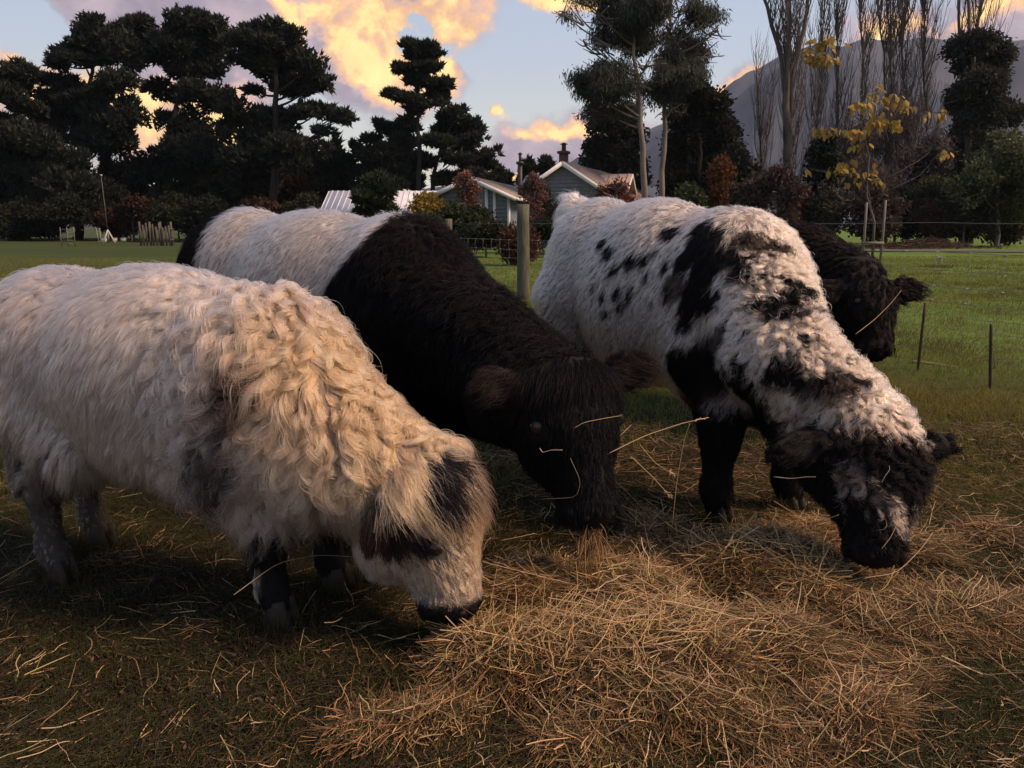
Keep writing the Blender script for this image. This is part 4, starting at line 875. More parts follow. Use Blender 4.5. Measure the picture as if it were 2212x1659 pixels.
# ---------- staked sapling with big yellow leaves
def leaf_mesh(L, seed):
    rr = np.random.RandomState(seed); n = 7; s = np.linspace(0, 1, n); w = np.sin(np.pi*s**.8)*.27*L+.002; z = -.35*L*s**2
    V = np.concatenate([np.stack([s*L, -w, z-.06*L*np.sin(np.pi*s)], 1), np.stack([s*L, 0*s, z], 1), np.stack([s*L, w, z-.06*L*np.sin(np.pi*s)], 1)])
    i = np.arange(n-1); F = np.concatenate([np.stack([i, i+1, i+1+n, i+n], 1), np.stack([i+n, i+n+1, i+1+2*n, i+2*n], 1)])
    return V, F
M['yellow_leaf'] = mat_tint('yellow_leaf', .6, .4, .15)
def sapling():
    yd = 22.; b = W(1884, 500, yd)[0]; org = np.array([b, yd, 0.]); root = empty('yellow_sapling', org, 'young staked tree with large yellow autumn leaves on the lawn', 'tree')
    rr = np.random.RandomState(5); wp = lambda u, v, dy=0: W(u, v, yd+dy)
    A = lambda us, r0, r1: (np.array([wp(*q) for q in us]), r0, r1)
    br = [A([(1884, 560), (1884, 480), (1878, 420), (1872, 340), (1868, 270), (1872, 205)], .035, .010), A([(1884, 470), (1880, 420), (1862, 380), (1830, 345), (1810, 330), (1790, 335)], .014, .005), A([(1884, 450), (1900, 420), (1915, 380), (1935, 340), (1950, 330), (1960, 325)], .014, .005),
          A([(1872, 340), (1850, 320), (1830, 300), (1810, 290), (1790, 288), (1775, 288)], .012, .005), A([(1870, 300), (1890, 280), (1915, 260), (1940, 245), (1960, 235), (1975, 232)], .012, .005), A([(1869, 270), (1850, 250), (1840, 235), (1832, 228), (1828, 225), (1825, 222)], .010, .004),
          A([(1875, 395), (1920, 380), (1975, 350), (2010, 330), (2025, 300), (2040, 245)], .010, .003), A([(1800, 292), (1783, 262), (1778, 220), (1770, 170), (1767, 130), (1766, 95)], .012, .006), A([(1880, 430), (1940, 400), (1990, 380), (2020, 350), (2030, 335), (2036, 330)], .008, .003)]
    P = np.array([q[0] for q in br]); P[:, 1:, 1] += rr.uniform(-.25, .25, (len(br), 5)); R_ = np.array([np.linspace(q[1], q[2], 6) for q in br])
    vars_ = []
    for i in range(6):
        V, F = leaf_mesh(.17+.03*(i % 3), i); c = np.array([(.30, .20, .05), (.34, .24, .065), (.27, .17, .04), (.31, .23, .08), (.23, .14, .05), (.32, .21, .05)][i])
        vars_.append(mesh_np('leaf', V, F, M['yellow_leaf'], True, np.repeat(c[None], len(V), 0)))
    # clusters: (u, v, spread u, spread v, leaves)
    cl = [(1775, 90, 34, 16, 18), (1755, 108, 20, 12, 6), (1770, 124, 42, 12, 22), (1800, 130, 22, 10, 8), (1745, 118, 18, 10, 6), (1885, 196, 24, 14, 12), (1905, 215, 26, 14, 12), (1865, 228, 30, 16, 12), (1940, 212, 26, 12, 14), (1955, 232, 24, 12, 8), (1840, 225, 18, 10, 6), (1905, 255, 34, 16, 16), (1880, 272, 40, 14, 18),
          (1780, 282, 22, 10, 14), (1815, 285, 28, 10, 14), (1850, 285, 30, 12, 12), (1930, 268, 26, 12, 10), (1825, 358, 26, 14, 14), (1805, 366, 16, 8, 5), (1850, 385, 26, 14, 10), (1880, 372, 22, 16, 8), (1895, 390, 14, 8, 4), (2038, 243, 14, 10, 6), (2035, 330, 22, 9, 8), (1748, 366, 7, 4, 3), (1860, 310, 20, 10, 5), (2005, 245, 20, 8, 4)]
    tw, tr_ = [], []
    for (u, v, su, sv, n) in cl:
        c = wp(u, v, rr.uniform(-.3, .3)); allp = P.reshape(-1, 3); low = allp[allp[:, 2] < c[2]+.05]; q = low[np.argmin(np.linalg.norm(low-c, axis=1))]
        tw.append(bez(q, (q+c)/2+rr.normal(0, .04, 3), c+np.array([0, 0, .03]), 6)); tr_.append(np.linspace(.009, .004, 6))
        for _ in range(3):
            e_ = c+np.array([rr.normal(0, .5)*su, rr.normal(0, .4)*14, rr.normal(0, .4)*sv])*yd/FPX; tw.append(bez(tw[-1][2] if False else (q+c)/2, (q+2*e_)/3, e_, 6)); tr_.append(np.linspace(.005, .003, 6))
        for _ in range(int(n*1.25)):
            p = c+np.array([rr.normal(0, .45)*su, rr.normal(0, .5)*14, rr.normal(0, .45)*sv])*yd/FPX
            o = link('leaf', vars_[rr.randint(6)], root, tuple(p-org)); o.rotation_euler = (rr.normal(0, .5), rr.uniform(.1, 1.2), math.atan2(rr.normal(0, .6), (p[0]-c[0])*1.5+rr.normal(0, .15)))
    V, F = join([tubes(P, R_, 6), tubes(tw, tr_, 4)]); link('trunk', mesh_np('trunk', V-org, F, M['bark_grey'], True), root)
sapling()
M['stake'] = mat_simple('pale_stake', (.17, .15, .13), .9, (.11, .095, .085), 8, .3, stretch=(4, 4, .6))
for (u, vt, lb) in ((1867, 437, 'left wooden stake beside the yellow sapling'), (1907, 432, 'right wooden stake beside the yellow sapling')):
    b = W(u, 500, 21.6); top = W(u, vt, 21.6); tp = .1
    o = link('tree_stake', mesh_np('tree_stake', *(lambda q: (q[0], q[1]))(tubes([[(0, 0, -.1), (.01, 0, top[2]*.5), (0, 0, top[2])]], [[.036, .035, .034]], 8)), M['stake'], True), None, (b[0], 21.6, 0)); tag(o, lb, 'stake', 'stakes supporting the sapling')
b = W(1887, 500, 21.5); o = link('tree_tie', mesh_np('tree_tie', *bar((-.30, 0, 0), (.30, 0, .0), .05, .07), M['stake']), None, (b[0], 21.5, W(1887, 525, 21.5)[2])); tag(o, 'crossbar nailed between the two sapling stakes', 'crossbar')
for (u, vt, vb, lb) in ((2139, 455, 528, 'left post of three thin posts at the right edge'), (2162, 452, 524, 'middle post of three thin posts at the right edge'), (2190, 470, 530, 'right post of three thin posts at the right edge')):
    g = G(u, vb); top = W(u, vt, g[1]); o = link('garden_post', mesh_np('garden_post', *tubes([[(0, 0, -.1), (0, 0, top[2]*.5), (0, 0, top[2])]], [[.07, .065, .06]], 8), M['stake'], True), None, (g[0], g[1], 0)); tag(o, lb, 'post', 'thin posts by the hedgerow')

# ---------- heap of dead brush and a pale path on the lawn's far edge
def brush_heap():
    rr = np.random.RandomState(9); g = G(2000, 540); org = np.array([g[0], g[1], 0.]); n = 1500
    x = rr.normal(0, 1.9, n); y = rr.normal(0, .8, n); hh = np.maximum(0, .55*np.exp(-(x/2.1)**2-(y/1.0)**2)); z = rr.rand(n)*hh
    a = rr.rand(n)*6.28; L = rr.uniform(.2, .9, n); d = np.stack([np.cos(a)*L, np.sin(a)*L, rr.normal(0, .22, n)*L], 1); c = np.stack([x, y, z+.03], 1)
    P = np.stack([c-d/2, c+rr.normal(0, .03, (n, 3)), c+d/2], 1); V, F = tubes(P, np.tile(rr.uniform(.006, .018, n)[:, None], (1, 3)), 4, cap=False); cc = np.repeat(col_attr((.085, .058, .042), n, rr, .5), 12, 0)
    o = link('brush_heap', mesh_np('brush_heap', V, F, M['foliage'], False, cc), None, tuple(org)); tag(o, 'low heap of dead brown brushwood on the lawn edge', 'brushwood', kind='stuff')
brush_heap()
V = []; us = np.linspace(0, 1, 40)
for q in us:
    c = np.array([5+q*26, 33+3*math.sin(q*5), 0]); V += [c+np.array([0, -1.3, 0]), c+np.array([0, 1.1, 0])]
V = np.array(V); V[:, 2] = ground_h(V[:, 0], V[:, 1])+.03; i = np.arange(39)*2
tag(link('path', mesh_np('path', V, np.stack([i, i+2, i+3, i+1], 1), mat_simple('gravel', (.085, .072, .070), .95, (.06, .05, .045), 6, .4), True)), 'grey gravel path along the hedgerow', kind='structure')

# ---------- haze in the valley air
hz = link('haze', mesh_np('haze', *box(-2700, 2700, -300, 2700, -3.5, 520), None)); tag(hz, 'thin evening haze filling the valley', kind='stuff')
m = bpy.data.materials.new('haze'); m.use_nodes = True; t = NT(m.node_tree); t.N.clear(); out = t.n('ShaderNodeOutputMaterial'); v = t.n('ShaderNodeVolumePrincipled')
v.inputs['Color'].default_value = (.66, .78, 1, 1); v.inputs['Density'].default_value = HAZE; v.inputs['Anisotropy'].default_value = .2; t.L.new(v.outputs[0], out.inputs['Volume']); hz.data.materials.append(m)

def headness(s, P):
    p, d, n, sd, L, q = s.hd
    h = ((P-p)@d)/L; rad = np.linalg.norm((P-p)-np.outer((P-p)@d, d), axis=1)
    return h, np.clip((h+.05)/.12, 0, 1)*(rad < .30*q)
def earness(s, P):
    out = np.zeros(len(P)); dv_ = np.zeros((len(P), 3))
    for (r0, dv, ln, wd, fl) in s.ears:
        x = (P-r0)@dv; rr = np.linalg.norm((P-r0)-np.outer(x, dv), axis=1)
        e = (x > ln*.28)*(x < ln*1.15)*(rr < wd*1.5+.012)
        out = np.maximum(out, e); dv_ = np.where(e[:, None] > 0, dv, dv_)
    return out, dv_
def base_par(s, GP, GN, r, L, lift, curl, freq, grav, clump, shade, back=.45, down=1.0, swirl=.5, sfreq=5, seed=3):
    n = len(GP); h, hn = headness(s, GP); e, ed = earness(s, GP)
    p, d, nn, sd, HL, q = s.hd
    dirb = -s.f[None]*back-np.array([0, 0, 1.])*down*np.ones((n, 1))
    sw = np.stack([fbm(GP, sfreq, seed+i, 2) for i in range(3)], 1)*swirl
    dirb = dirb+sw+r.normal(size=(n, 3))*.12
    dirh = d[None]*.9+sw*.8+(np.outer((GP-p)@sd, sd)*2.5)
    dr = np.where((hn*(1-e))[:, None] > .5, dirh, dirb); dr = np.where(e[:, None] > .5, ed-.35*np.array([0, 0, 1.])+sw*.2, dr)
    o = np.ones(n)
    return dict(L=L*o*r.uniform(.8, 1.2, n), dir=dr, lift=lift*o, curl=curl*o, freq=freq*o*r.uniform(.75, 1.25, n), grav=grav*o, clump=clump*o, cexp=.8*o, shade=shade*o*r.uniform(.84, 1.1, n)), h, hn, e

# ------------------------------------------------------------------ 1: shaggy white cow, nearest
c1 = Cow(-1.04, 2.52, -22, sx=.88, sz=.84, sy=.88)
c1.ell((-.60, 0, .96), (.32, .29, .30)); c1.ell((-.14, 0, .89), (.52, .325, .385)); c1.ell((.33, 0, .80), (.36, .30, .40))
c1.ell((.56, 0, .66), (.24, .20, .26)); c1.ell((-.05, 0, .64), (.36, .27, .20))
c1.legs(fr=((.43, -.13), (.46, .17)), rr=((-.60, -.17), (-.76, .15)), el=.56, th=.82)
P1, M1 = W(925, 985, 2.24), W(992, 1338, 2.10)
N1 = (P1+c1.w(.36, 0, .88))/2+np.array([-.045, 0, -.055]); c1.wcap(c1.w(.36, 0, .88), .25, N1, .175); c1.wcap(N1, .175, P1+np.array([-.05, .02, -.05]), .115)
c1.wcap(c1.w(.60, 0, .66), .18, P1+(M1-P1)*.30+np.array([-.14, .03, 0]), .115)
c1.head(P1, M1, (.9, -.42, .2), 1.15, cheek=.10, eye=.56, ears=((1, np.array([-.46, -.42, -.80]), .21, .058), (-1, np.array([.55, .75, -.35]), .21, .065)))
# tail, hanging at the far left
c1.wcap(c1.w(-.88, 0, 1.10), .05, c1.w(-.98, .02, .75), .035); c1.wcap(c1.w(-.98, .02, .75), .035, c1.w(-.98, .03, .38), .045)

def col1(s, P, N, tip=False):
    if not hasattr(s, 'sp'):
        hp = lambda l: [(s.hit(u, v), rad, st) for (u, v, rad, st) in l if s.hit(u, v) is not None]
        s.sp = hp([(545, 805, .048, (1, 1.7)), (520, 870, .035, (1, 1.7)), (505, 985, .030, (1.5, .8)), (460, 990, .045, (1, 1.8)), (435, 1055, .03, (1, 1.6)),
                   (590, 1155, .035, (1, 1)), (545, 1190, .03, (1, 1)), (610, 1230, .05, (1, 2))])
        s.sph = hp([(935, 1030, .052, (1, 1.2)), (960, 985, .04, (1, 1)), (903, 1172, .036, (1.2, 1))]); s.spb = hp([(1000, 1000, .075, (1, 1)), (985, 960, .055, (1, 1)), (1015, 1060, .05, (1, 1))])
    h, hn = headness(s, P); e, _ = earness(s, P); L = s.loc(P)
    cream = np.array([.55, .375, .29]); grey = np.array([.33, .245, .215]); tan = np.array([.56, .285, .125]); brown = np.array([.17, .10, .065]); blk = np.array([.010, .009, .012])
    c = lerp(cream[None], grey[None], np.clip(.35+.6*fbm(P, 7, 2), 0, 1)*.6)
    # tawny crest of the neck and the front of the head
    p, d, n, sd, HL, q = s.hd; w0 = s.w(.40, 0, 1.22)
    ab = p-w0; tt = np.clip(((P-w0)@ab)/(ab@ab), -.1, 1.2); dist = np.linalg.norm(P-(w0+tt[:, None]*ab), axis=1)
    cr = np.clip((.34-dist)/.20, 0, 1)*np.clip(tt*2.5+.25, 0, 1)
    c = lerp(c, tan[None], cr*.85)
    c = lerp(c, np.array([[.48, .27, .13]]), hn*np.clip(.35+((P-p)@n)*5+.3*fbm(P, 14, 8), 0, .9))
    c = lerp(c, np.array([[.30, .21, .13]]), hn*np.clip(.2+.8*fbm(P, 16, 18), 0, .8))
    c = lerp(c, brown[None], spot_field(s, P, s.spb, .4, 9)*.85)
    c = lerp(c, blk[None]*1.6, spot_field(s, P, s.sph, .3, 4))
    c = lerp(c, blk[None]*2.0, spot_field(s, P, s.sp, .8, 6, 34)*.85)
    c = lerp(c, np.array([[.045, .028, .024]]), e)
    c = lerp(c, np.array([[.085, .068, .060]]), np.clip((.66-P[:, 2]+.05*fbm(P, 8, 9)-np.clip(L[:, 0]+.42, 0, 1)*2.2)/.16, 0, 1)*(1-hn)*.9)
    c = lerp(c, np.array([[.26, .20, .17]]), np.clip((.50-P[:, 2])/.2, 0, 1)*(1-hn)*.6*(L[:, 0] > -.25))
    c = lerp(c, blk[None]*1.3, np.clip((.36-P[:, 2]+.05*fbm(P, 14, 3))/.05, 0, 1)*(L[:, 0] > .2)*(1-hn)*np.clip((L[:, 0]-.385+.03*fbm(P, 20, 5))/.02, 0, 1))
    c = lerp(c, blk[None]*.8, np.clip((h-.85-((P-p)@n)*.35)/.03, 0, 1)*hn)
    return c
def par1(s, GP, GN, r):
    pr, h, hn, e = base_par(s, GP, GN, r, .072, .26, .005, .9, .25, .62, 1.0, back=.50, swirl=.85, sfreq=6)
    pr['shade'] *= r.uniform(.78, 1.08, len(GP)); pr['L'] *= r.uniform(.7, 1.3, len(GP))
    lx = s.loc(GP)[:, 0]; z = GP[:, 2]
    mane = np.clip((lx-.02)/.22+.35*fbm(GP, 5, 12), 0, 1)*(1-hn)*np.clip((z-.30)/.15, 0, 1)
    pr['L'] = lerp(pr['L'], pr['L']*2.0, mane); pr['curl'] = lerp(pr['curl'], .016+.012*r.rand(len(GP)), mane); pr['freq'] = lerp(pr['freq'], 1.15+.5*r.rand(len(GP)), mane); pr['cexp'] = lerp(.8, .45, mane)
    pr['clump'] = lerp(pr['clump'], .84, mane); pr['lift'] = lerp(pr['lift'], .26, mane); pr['shade'] *= lerp(1, r.uniform(.72, 1.12, len(GP)), mane)
    leg = (z < .33)*(1-hn)*(lx < .3)+(z < .26)*(1-hn)
    leg = np.clip(leg, 0, 1)
    pr['L'] = lerp(pr['L'], .018, leg); pr['curl'] *= (1-leg)
    pr['L'] = lerp(pr['L'], .040, hn*np.clip((h-.1)*5, 0, 1)); pr['curl'] = lerp(pr['curl'], .0045, hn); pr['lift'] = lerp(pr['lift'], .22, hn); pr['clump'] = lerp(pr['clump'], .55, hn)
    pr['shade'] *= lerp(1, r.uniform(.7, 1.1, len(GP)), hn)
    top = hn*(h < .28)*(1-e); pr['L'] = lerp(pr['L'], .12, top); pr['curl'] = lerp(pr['curl'], .009, top)
    pr['L'] = lerp(pr['L'], .036, e); pr['curl'] *= (1-e*.8); mz = (h-((GP-c1.hd[0])@c1.hd[2])*.35)*hn; pr['L'] = lerp(pr['L'], .022, mz > .78); pr['L'] = np.where(mz > .845, .004, pr['L'])
    return pr
def gw1(s, P, N):
    lx = s.loc(P)[:, 0]; h, hn = headness(s, P)
    return lerp(1.0, .55, np.clip((lx-.02)/.2, 0, 1)*(1-hn))+hn*.9
def gw3(s, P, N):
    lx = s.loc(P)[:, 0]; h, hn = headness(s, P)
    return lerp(1.0, .5, np.clip((lx-.5)/.18, 0, 1))
# ------------------------------------------------------------------ 2: black cow with a white belt
c2 = Cow(-.76, 3.60, -33, sx=1.0, sz=1.0, sy=1.0)
c2.ell((-.60, 0, .93), (.31, .29, .345)); c2.ell((-.74, 0, .90), (.27, .27, .34)); c2.ell((-.14, 0, .875), (.54, .33, .39)); c2.ell((.33, 0, .82), (.38, .31, .42))
c2.ell((.62, 0, .66), (.26, .21, .30)); c2.legs(fr=((.47, -.17), (.40, .17)), rr=((-.72, -.17), (-.60, .17)))
P2, M2 = W(1210, 782, 2.70), W(1285, 1140, 2.46)
c2.wcap(c2.w(.38, 0, .90), .26, (P2+c2.w(.42, 0, .96))/2+np.array([-.02, 0, -.09]), .20); c2.wcap((P2+c2.w(.42, 0, .96))/2+np.array([-.02, 0, -.09]), .20, P2+np.array([-.05, .05, -.07]), .14)
c2.wcap(c2.w(.62, 0, .64), .22, P2+(M2-P2)*.25+np.array([-.16, .10, 0]), .15)
c2.wcap(c2.w(.74, 0, .50), .15, P2+(M2-P2)*.35+np.array([-.20, .12, -.02]), .10)
c2.head(P2, M2, (.42, -.88, .1), 1.26, cheek=.03, ears=((1, np.array([-.80, -.42, .10]), .19, .070), (-1, np.array([.93, .22, .26]), .21, .075)), jaw=.14, wid=1.25)
c2.wcap(c2.w(-1.0, 0, 1.12), .05, c2.w(-1.08, .02, .8), .035); c2.wcap(c2.w(-1.08, .02, .8), .035, c2.w(-1.08, .03, .40), .045)
def col2(s, P, N, tip=False):
    L = s.loc(P); h, hn = headness(s, P); e, _ = earness(s, P)
    x = L[:, 0]+.025*fbm(P, 9, 4)
    belt = np.clip((x+.66)/.03, 0, 1)*np.clip((.17-x+(L[:, 2]-.9)*.72)/.03, 0, 1)*(1-hn)
    blk = np.array([.005, .005, .0065]); br = np.array([.016, .010, .009])
    p, d, n, sd, HL, q = s.hd; w0 = s.w(.30, 0, 1.24); ab = p+np.array([0, 0, .12])-w0; tt = np.clip(((P-w0)@ab)/(ab@ab), 0, 1)
    dist = np.linalg.norm(P-(w0+tt[:, None]*ab), axis=1)
    c = lerp(blk[None], br[None], np.clip((.13-dist)/.10, 0, 1)*np.clip(.55+.5*fbm(P, 12, 3), 0, 1)*.8+hn*np.clip(.35-h*1.2, 0, .5))
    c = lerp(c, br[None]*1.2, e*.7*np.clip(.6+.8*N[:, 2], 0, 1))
    return lerp(c, np.array([[.56, .425, .355]])*(1+.10*fbm(P, 12, 7)[:, None]), belt)
def par2(s, GP, GN, r):
    pr, h, hn, e = base_par(s, GP, GN, r, .055, .16, .003, 1.0, .12, .55, 1.0, back=.55, swirl=.28, sfreq=4)
    lx, z = s.loc(GP)[:, 0], GP[:, 2]
    crest = np.clip((lx-.25)/.2, 0, 1)*(GN[:, 2] > .35)*(1-hn)
    pr['L'] = lerp(pr['L'], .085, crest); pr['curl'] = lerp(pr['curl'], .010, crest); pr['lift'] = lerp(pr['lift'], .45, crest)
    pr['L'] = lerp(pr['L'], .03, (z < .4)*(1-hn)*1.0); pr['L'] = lerp(pr['L'], .045, hn); pr['lift'] = lerp(pr['lift'], .35, hn)
    top = hn*(h < .2)*(1-e); pr['L'] = lerp(pr['L'], .09, top); pr['L'] = lerp(pr['L'], .065, e)
    pr['L'] = np.where(hn*(h > .9) > 0, .008, pr['L'])
    return pr
# ------------------------------------------------------------------ 3: white cow with black spots
c3 = Cow(.74, 3.60, -56, sx=.88, sz=1.04, sy=.97)
c3.ell((-.58, 0, .93), (.32, .30, .345)); c3.ell((-.14, 0, .855), (.54, .34, .41)); c3.ell((.33, 0, .80), (.38, .31, .42))
c3.ell((.58, 0, .66), (.24, .21, .28)); c3.legs(fr=((.50, -.17), (.58, .21)), rr=((-.84, -.17), (-.82, .12)), th=1.1)
P3, M3 = W(1905, 925, 2.66), W(1893, 1222, 2.46)
c3.wcap(c3.w(.40, 0, .96), .25, (P3+c3.w(.40, 0, .96))/2+np.array([-.12, -.02, -.02]), .19); c3.wcap((P3+c3.w(.40, 0, .96))/2+np.array([-.12, -.02, -.02]), .18, P3+np.array([-.04, .05, -.03]), .15)
c3.wcap(c3.w(.62, 0, .64), .20, P3+(M3-P3)*.30+np.array([-.10, .12, 0]), .13)
c3.head(P3, M3, (.15, -.97, .2), 1.08, ears=((1, np.array([-.97, -.20, -.08]), .29, .058), (-1, np.array([.95, .15, .12]), .17, .05)), jaw=.12, wid=1.22)
c3.wcap(c3.w(-.86, 0, 1.18), .05, c3.w(-.95, .02, .8), .035); c3.wcap(c3.w(-.95, .02, .8), .035, c3.w(-.95, .03, .40), .045)
c3.wcap(c3.w(-.74, 0, 1.20), .05, c3.w(-.86, 0, 1.24), .055)
def col3(s, P, N, tip=False):
    if not hasattr(s, 'sp'):
        raw = [(375, 190, 12, (1, 1)), (285, 243, 18, (1.3, 1)), (308, 290, 26, (1.1, 1)), (380, 238, 11, (1, 1)), (335, 345, 20, (1, 1)), (318, 372, 15, (1, 1)), (400, 315, 27, (1.2, 1)), (455, 312, 25, (1, 1)), (500, 275, 16, (1, 1)),
               (460, 390, 13, (1, 1)), (247, 430, 8, (1, 1.9)), (286, 470, 15, (1, 1.7)), (297, 527, 19, (1, 1.1)), (350, 450, 17, (1, 1)), (400, 440, 18, (1, 1.9)), (365, 505, 17, (1, 1)), (487, 490, 12, (1, 1.4)), (560, 200, 26, (1.2, 1)),
               (545, 450, 22, (1, 1)), (540, 330, 24, (1, 1.5)), (690, 195, 46, (1, 1)), (740, 215, 36, (1, 1)), (690, 250, 55, (1, 1)), (630, 300, 42, (1, 1.3)), (590, 330, 30, (1, 1.5)), (710, 320, 66, (1, 1.1)), (780, 290, 40, (1, 1)), (850, 325, 36, (1, 1)),
               (820, 375, 30, (1, 1)), (870, 385, 26, (1, 1)), (680, 410, 58, (1, 1.1)), (655, 480, 56, (1, 1.1)), (625, 550, 42, (1, 1.2)), (715, 480, 38, (1, 1)), (755, 450, 18, (1, 1)), (870, 230, 20, (1, 1)), (940, 360, 25, (1, 1)), (1000, 380, 22, (1, 1)),
               (1060, 430, 50, (1, 1)), (1040, 500, 48, (1, 1)), (980, 505, 40, (1, 1)), (1000, 545, 22, (1, 1)), (925, 490, 22, (1, 1)), (870, 600, 15, (1, 1)), (600, 575, 26, (1, 1)),
               (1090, 640, 22, (1, 1)), (1245, 715, 30, (1, 1)), (1100, 780, 50, (1, 1)), (1020, 760, 45, (1, 1)), (955, 790, 30, (1, 1)), (1180, 790, 26, (1, 1)), (1130, 835, 32, (1, 1)), (1040, 690, 20, (1, 1)),
               (595, 720, 50, (1, 1)), (660, 735, 55, (1, 1)), (720, 745, 55, (1, 1)), (790, 765, 45, (1, 1)), (850, 745, 32, (1, 1)), (600, 790, 50, (1, 1)), (650, 830, 55, (1, 1)), (740, 830, 50, (1, 1)), (900, 860, 50, (1, 1)), (930, 930, 50, (1, 1)), (980, 1010, 50, (1, 1)), (860, 800, 40, (1, 1))]
        s.sp = []
        for (a, b, rr, st) in raw:
            q = s.hit(a*.5335+1150.6, b*.5335+398)
            if q is not None: s.sp.append((q+np.array([0, 0, .016 if rr < 30 else .022]), (1.32 if rr >= 36 else 1.18)*rr*.5335*q[1]/FPX, st))
    h, hn = headness(s, P); e, _ = earness(s, P); L = s.loc(P); p, d, n, sd, HL, q = s.hd
    white = np.array([.56, .435, .36]); warm = np.array([.57, .37, .25]); blk = np.array([.008, .007, .008])
    w0 = s.w(.28, 0, 1.24); ab = p-w0; tt = np.clip(((P-w0)@ab)/(ab@ab), 0, 1); dist = np.linalg.norm(P-(w0+tt[:, None]*ab), axis=1)
    c = lerp(white[None]*(1+.08*fbm(P, 10, 9)[:, None]), warm[None], np.clip((.40-dist)/.25, 0, 1)*.75)
    c = lerp(c, blk[None], spot_field(s, P, s.sp, .42, 5, 40)*(1-hn))
    c = lerp(c, np.array([[.26, .20, .17]]), np.clip(fbm(P, 11, 31)*1.6-.45, 0, .8)*np.clip((L[:, 0]-.45)/.2, 0, 1)*(1-hn))
    c = lerp(c, blk[None], np.clip((fbm(P, 21, 62, 2)-.52)/.10, 0, 1)*np.clip((L[:, 0]-.12)/.15, 0, 1)*(1-hn)*.9)
    leg = np.clip((.58-P[:, 2]+.08*fbm(P, 9, 22))/.06, 0, 1)*(L[:, 0] > .25)*(1-hn)*(np.linalg.norm((P-p)[:, :2], axis=1) > .24)
    c = lerp(c, blk[None], leg)
    rearleg = np.clip((.45-P[:, 2])/.2, 0, 1)*(L[:, 0] < .25); c = lerp(c, np.array([[.38, .31, .25]]), rearleg*.8)
    hb = hn*np.clip((h-.02)/.06+.5*fbm(P, 12, 2), 0, 1)
    c = lerp(c, blk[None]*1.3, hb)
    c = lerp(c, np.array([[.08, .05, .035]]), hn*np.clip((.16-h)/.12+.4*fbm(P, 18, 6), 0, 1)*.8)
    st = np.clip((.035-np.abs((P-p)@sd-.105))/.02, 0, 1)*(h > .35)*(h < .66)*hn*(fbm(P, 20, 3) > -.2)
    c = lerp(c, np.array([[.33, .25, .20]]), st*.8)
    c = lerp(c, np.array([[.26, .19, .16]]), hn*np.clip(fbm(P, 24, 41)*2.2-.75, 0, .6)*(h < .8))
    return lerp(c, blk[None], e)
def par3(s, GP, GN, r):
    pr, h, hn, e = base_par(s, GP, GN, r, .048, .16, .003, 1.0, .12, .55, 1.0, back=.55, swirl=.35, sfreq=4)
    lx, z = s.loc(GP)[:, 0], GP[:, 2]; n = len(GP)
    crest = np.clip((GN@np.array([.75, .1, .6])+.25)*1.6, 0, 1)
    mane = np.clip((lx-.50)/.16+.25*fbm(GP, 5, 12), 0, 1)*(z > .42)*(1-hn)*lerp(.45, 1.0, crest)
    mane = np.maximum(mane, hn*(h < .8)*(1-e)*.9)
    pr['L'] = lerp(pr['L'], .074, mane); pr['curl'] = lerp(pr['curl'], .012+.007*r.rand(n), mane); pr['freq'] = lerp(pr['freq'], 1.3+.5*r.rand(n), mane); pr['cexp'] = lerp(.8, .45, mane)
    pr['lift'] = lerp(pr['lift'], .34, mane); pr['clump'] = lerp(pr['clump'], .82, mane); pr['shade'] *= lerp(1, r.uniform(.7, 1.15, n), mane)
    pr['L'] = lerp(pr['L'], .035, (z < .4)*(1-hn)*1.0); pr['L'] = lerp(pr['L'], .05, e)
    tl = (lx < -.72)*(z > 1.2); pr['L'] = lerp(pr['L'], .08, tl*1.0); pr['lift'] = lerp(pr['lift'], .7, tl*1.0)
    pr['L'] = np.where(hn*(h > .9) > 0, .008, pr['L'])
    return pr
# ------------------------------------------------------------------ 4: black cow behind the spotted one
c4w = Cow(1.28, 5.55, -40, sx=.95, sz=.97, sy=.95)
c4w.ell((-.60, 0, .92), (.31, .29, .34)); c4w.ell((-.12, 0, .83), (.52, .32, .39)); c4w.ell((.33, 0, .82), (.38, .30, .41))
c4w.ell((.60, 0, .68), (.25, .20, .28)); c4w.legs()
P4, M4 = W(1872, 600, 4.4), W(1900, 770, 4.15)
c4w.wcap(c4w.w(.42, 0, 1.0), .24, (P4+c4w.w(.42, 0, 1.0))/2+np.array([0, 0, .04]), .20); c4w.wcap((P4+c4w.w(.42, 0, 1.0))/2+np.array([0, 0, .04]), .20, P4+np.array([-.04, .06, -.02]), .15)
c4w.wcap(c4w.w(.62, 0, .66), .20, P4+(M4-P4)*.3+np.array([-.1, .12, 0]), .13)
c4w.head(P4, M4, (.35, -.9, .35), 1.05, ears=((1, np.array([-.85, -.2, -.2]), .20, .07), (-1, np.array([.97, .15, .10]), .25, .075)), jaw=.12, wid=1.2)
c4w.wcap(c4w.w(-.90, 0, 1.14), .05, c4w.w(-1.0, .02, .8), .035); c4w.wcap(c4w.w(-1.0, .02, .8), .035, c4w.w(-1.0, .03, .40), .045)
def col4(s, P, N, tip=False):
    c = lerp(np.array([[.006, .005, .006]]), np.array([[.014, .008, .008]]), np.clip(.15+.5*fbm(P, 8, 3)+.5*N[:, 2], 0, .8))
    return c
def par4(s, GP, GN, r):
    pr, h, hn, e = base_par(s, GP, GN, r, .06, .40, .008, 1.2, .1, .7, 1.0, back=.5, swirl=.5, sfreq=5)
    pr['L'] = lerp(pr['L'], .075, e); pr['L'] = np.where(hn*(h > .9) > 0, .012, pr['L'])
    return pr
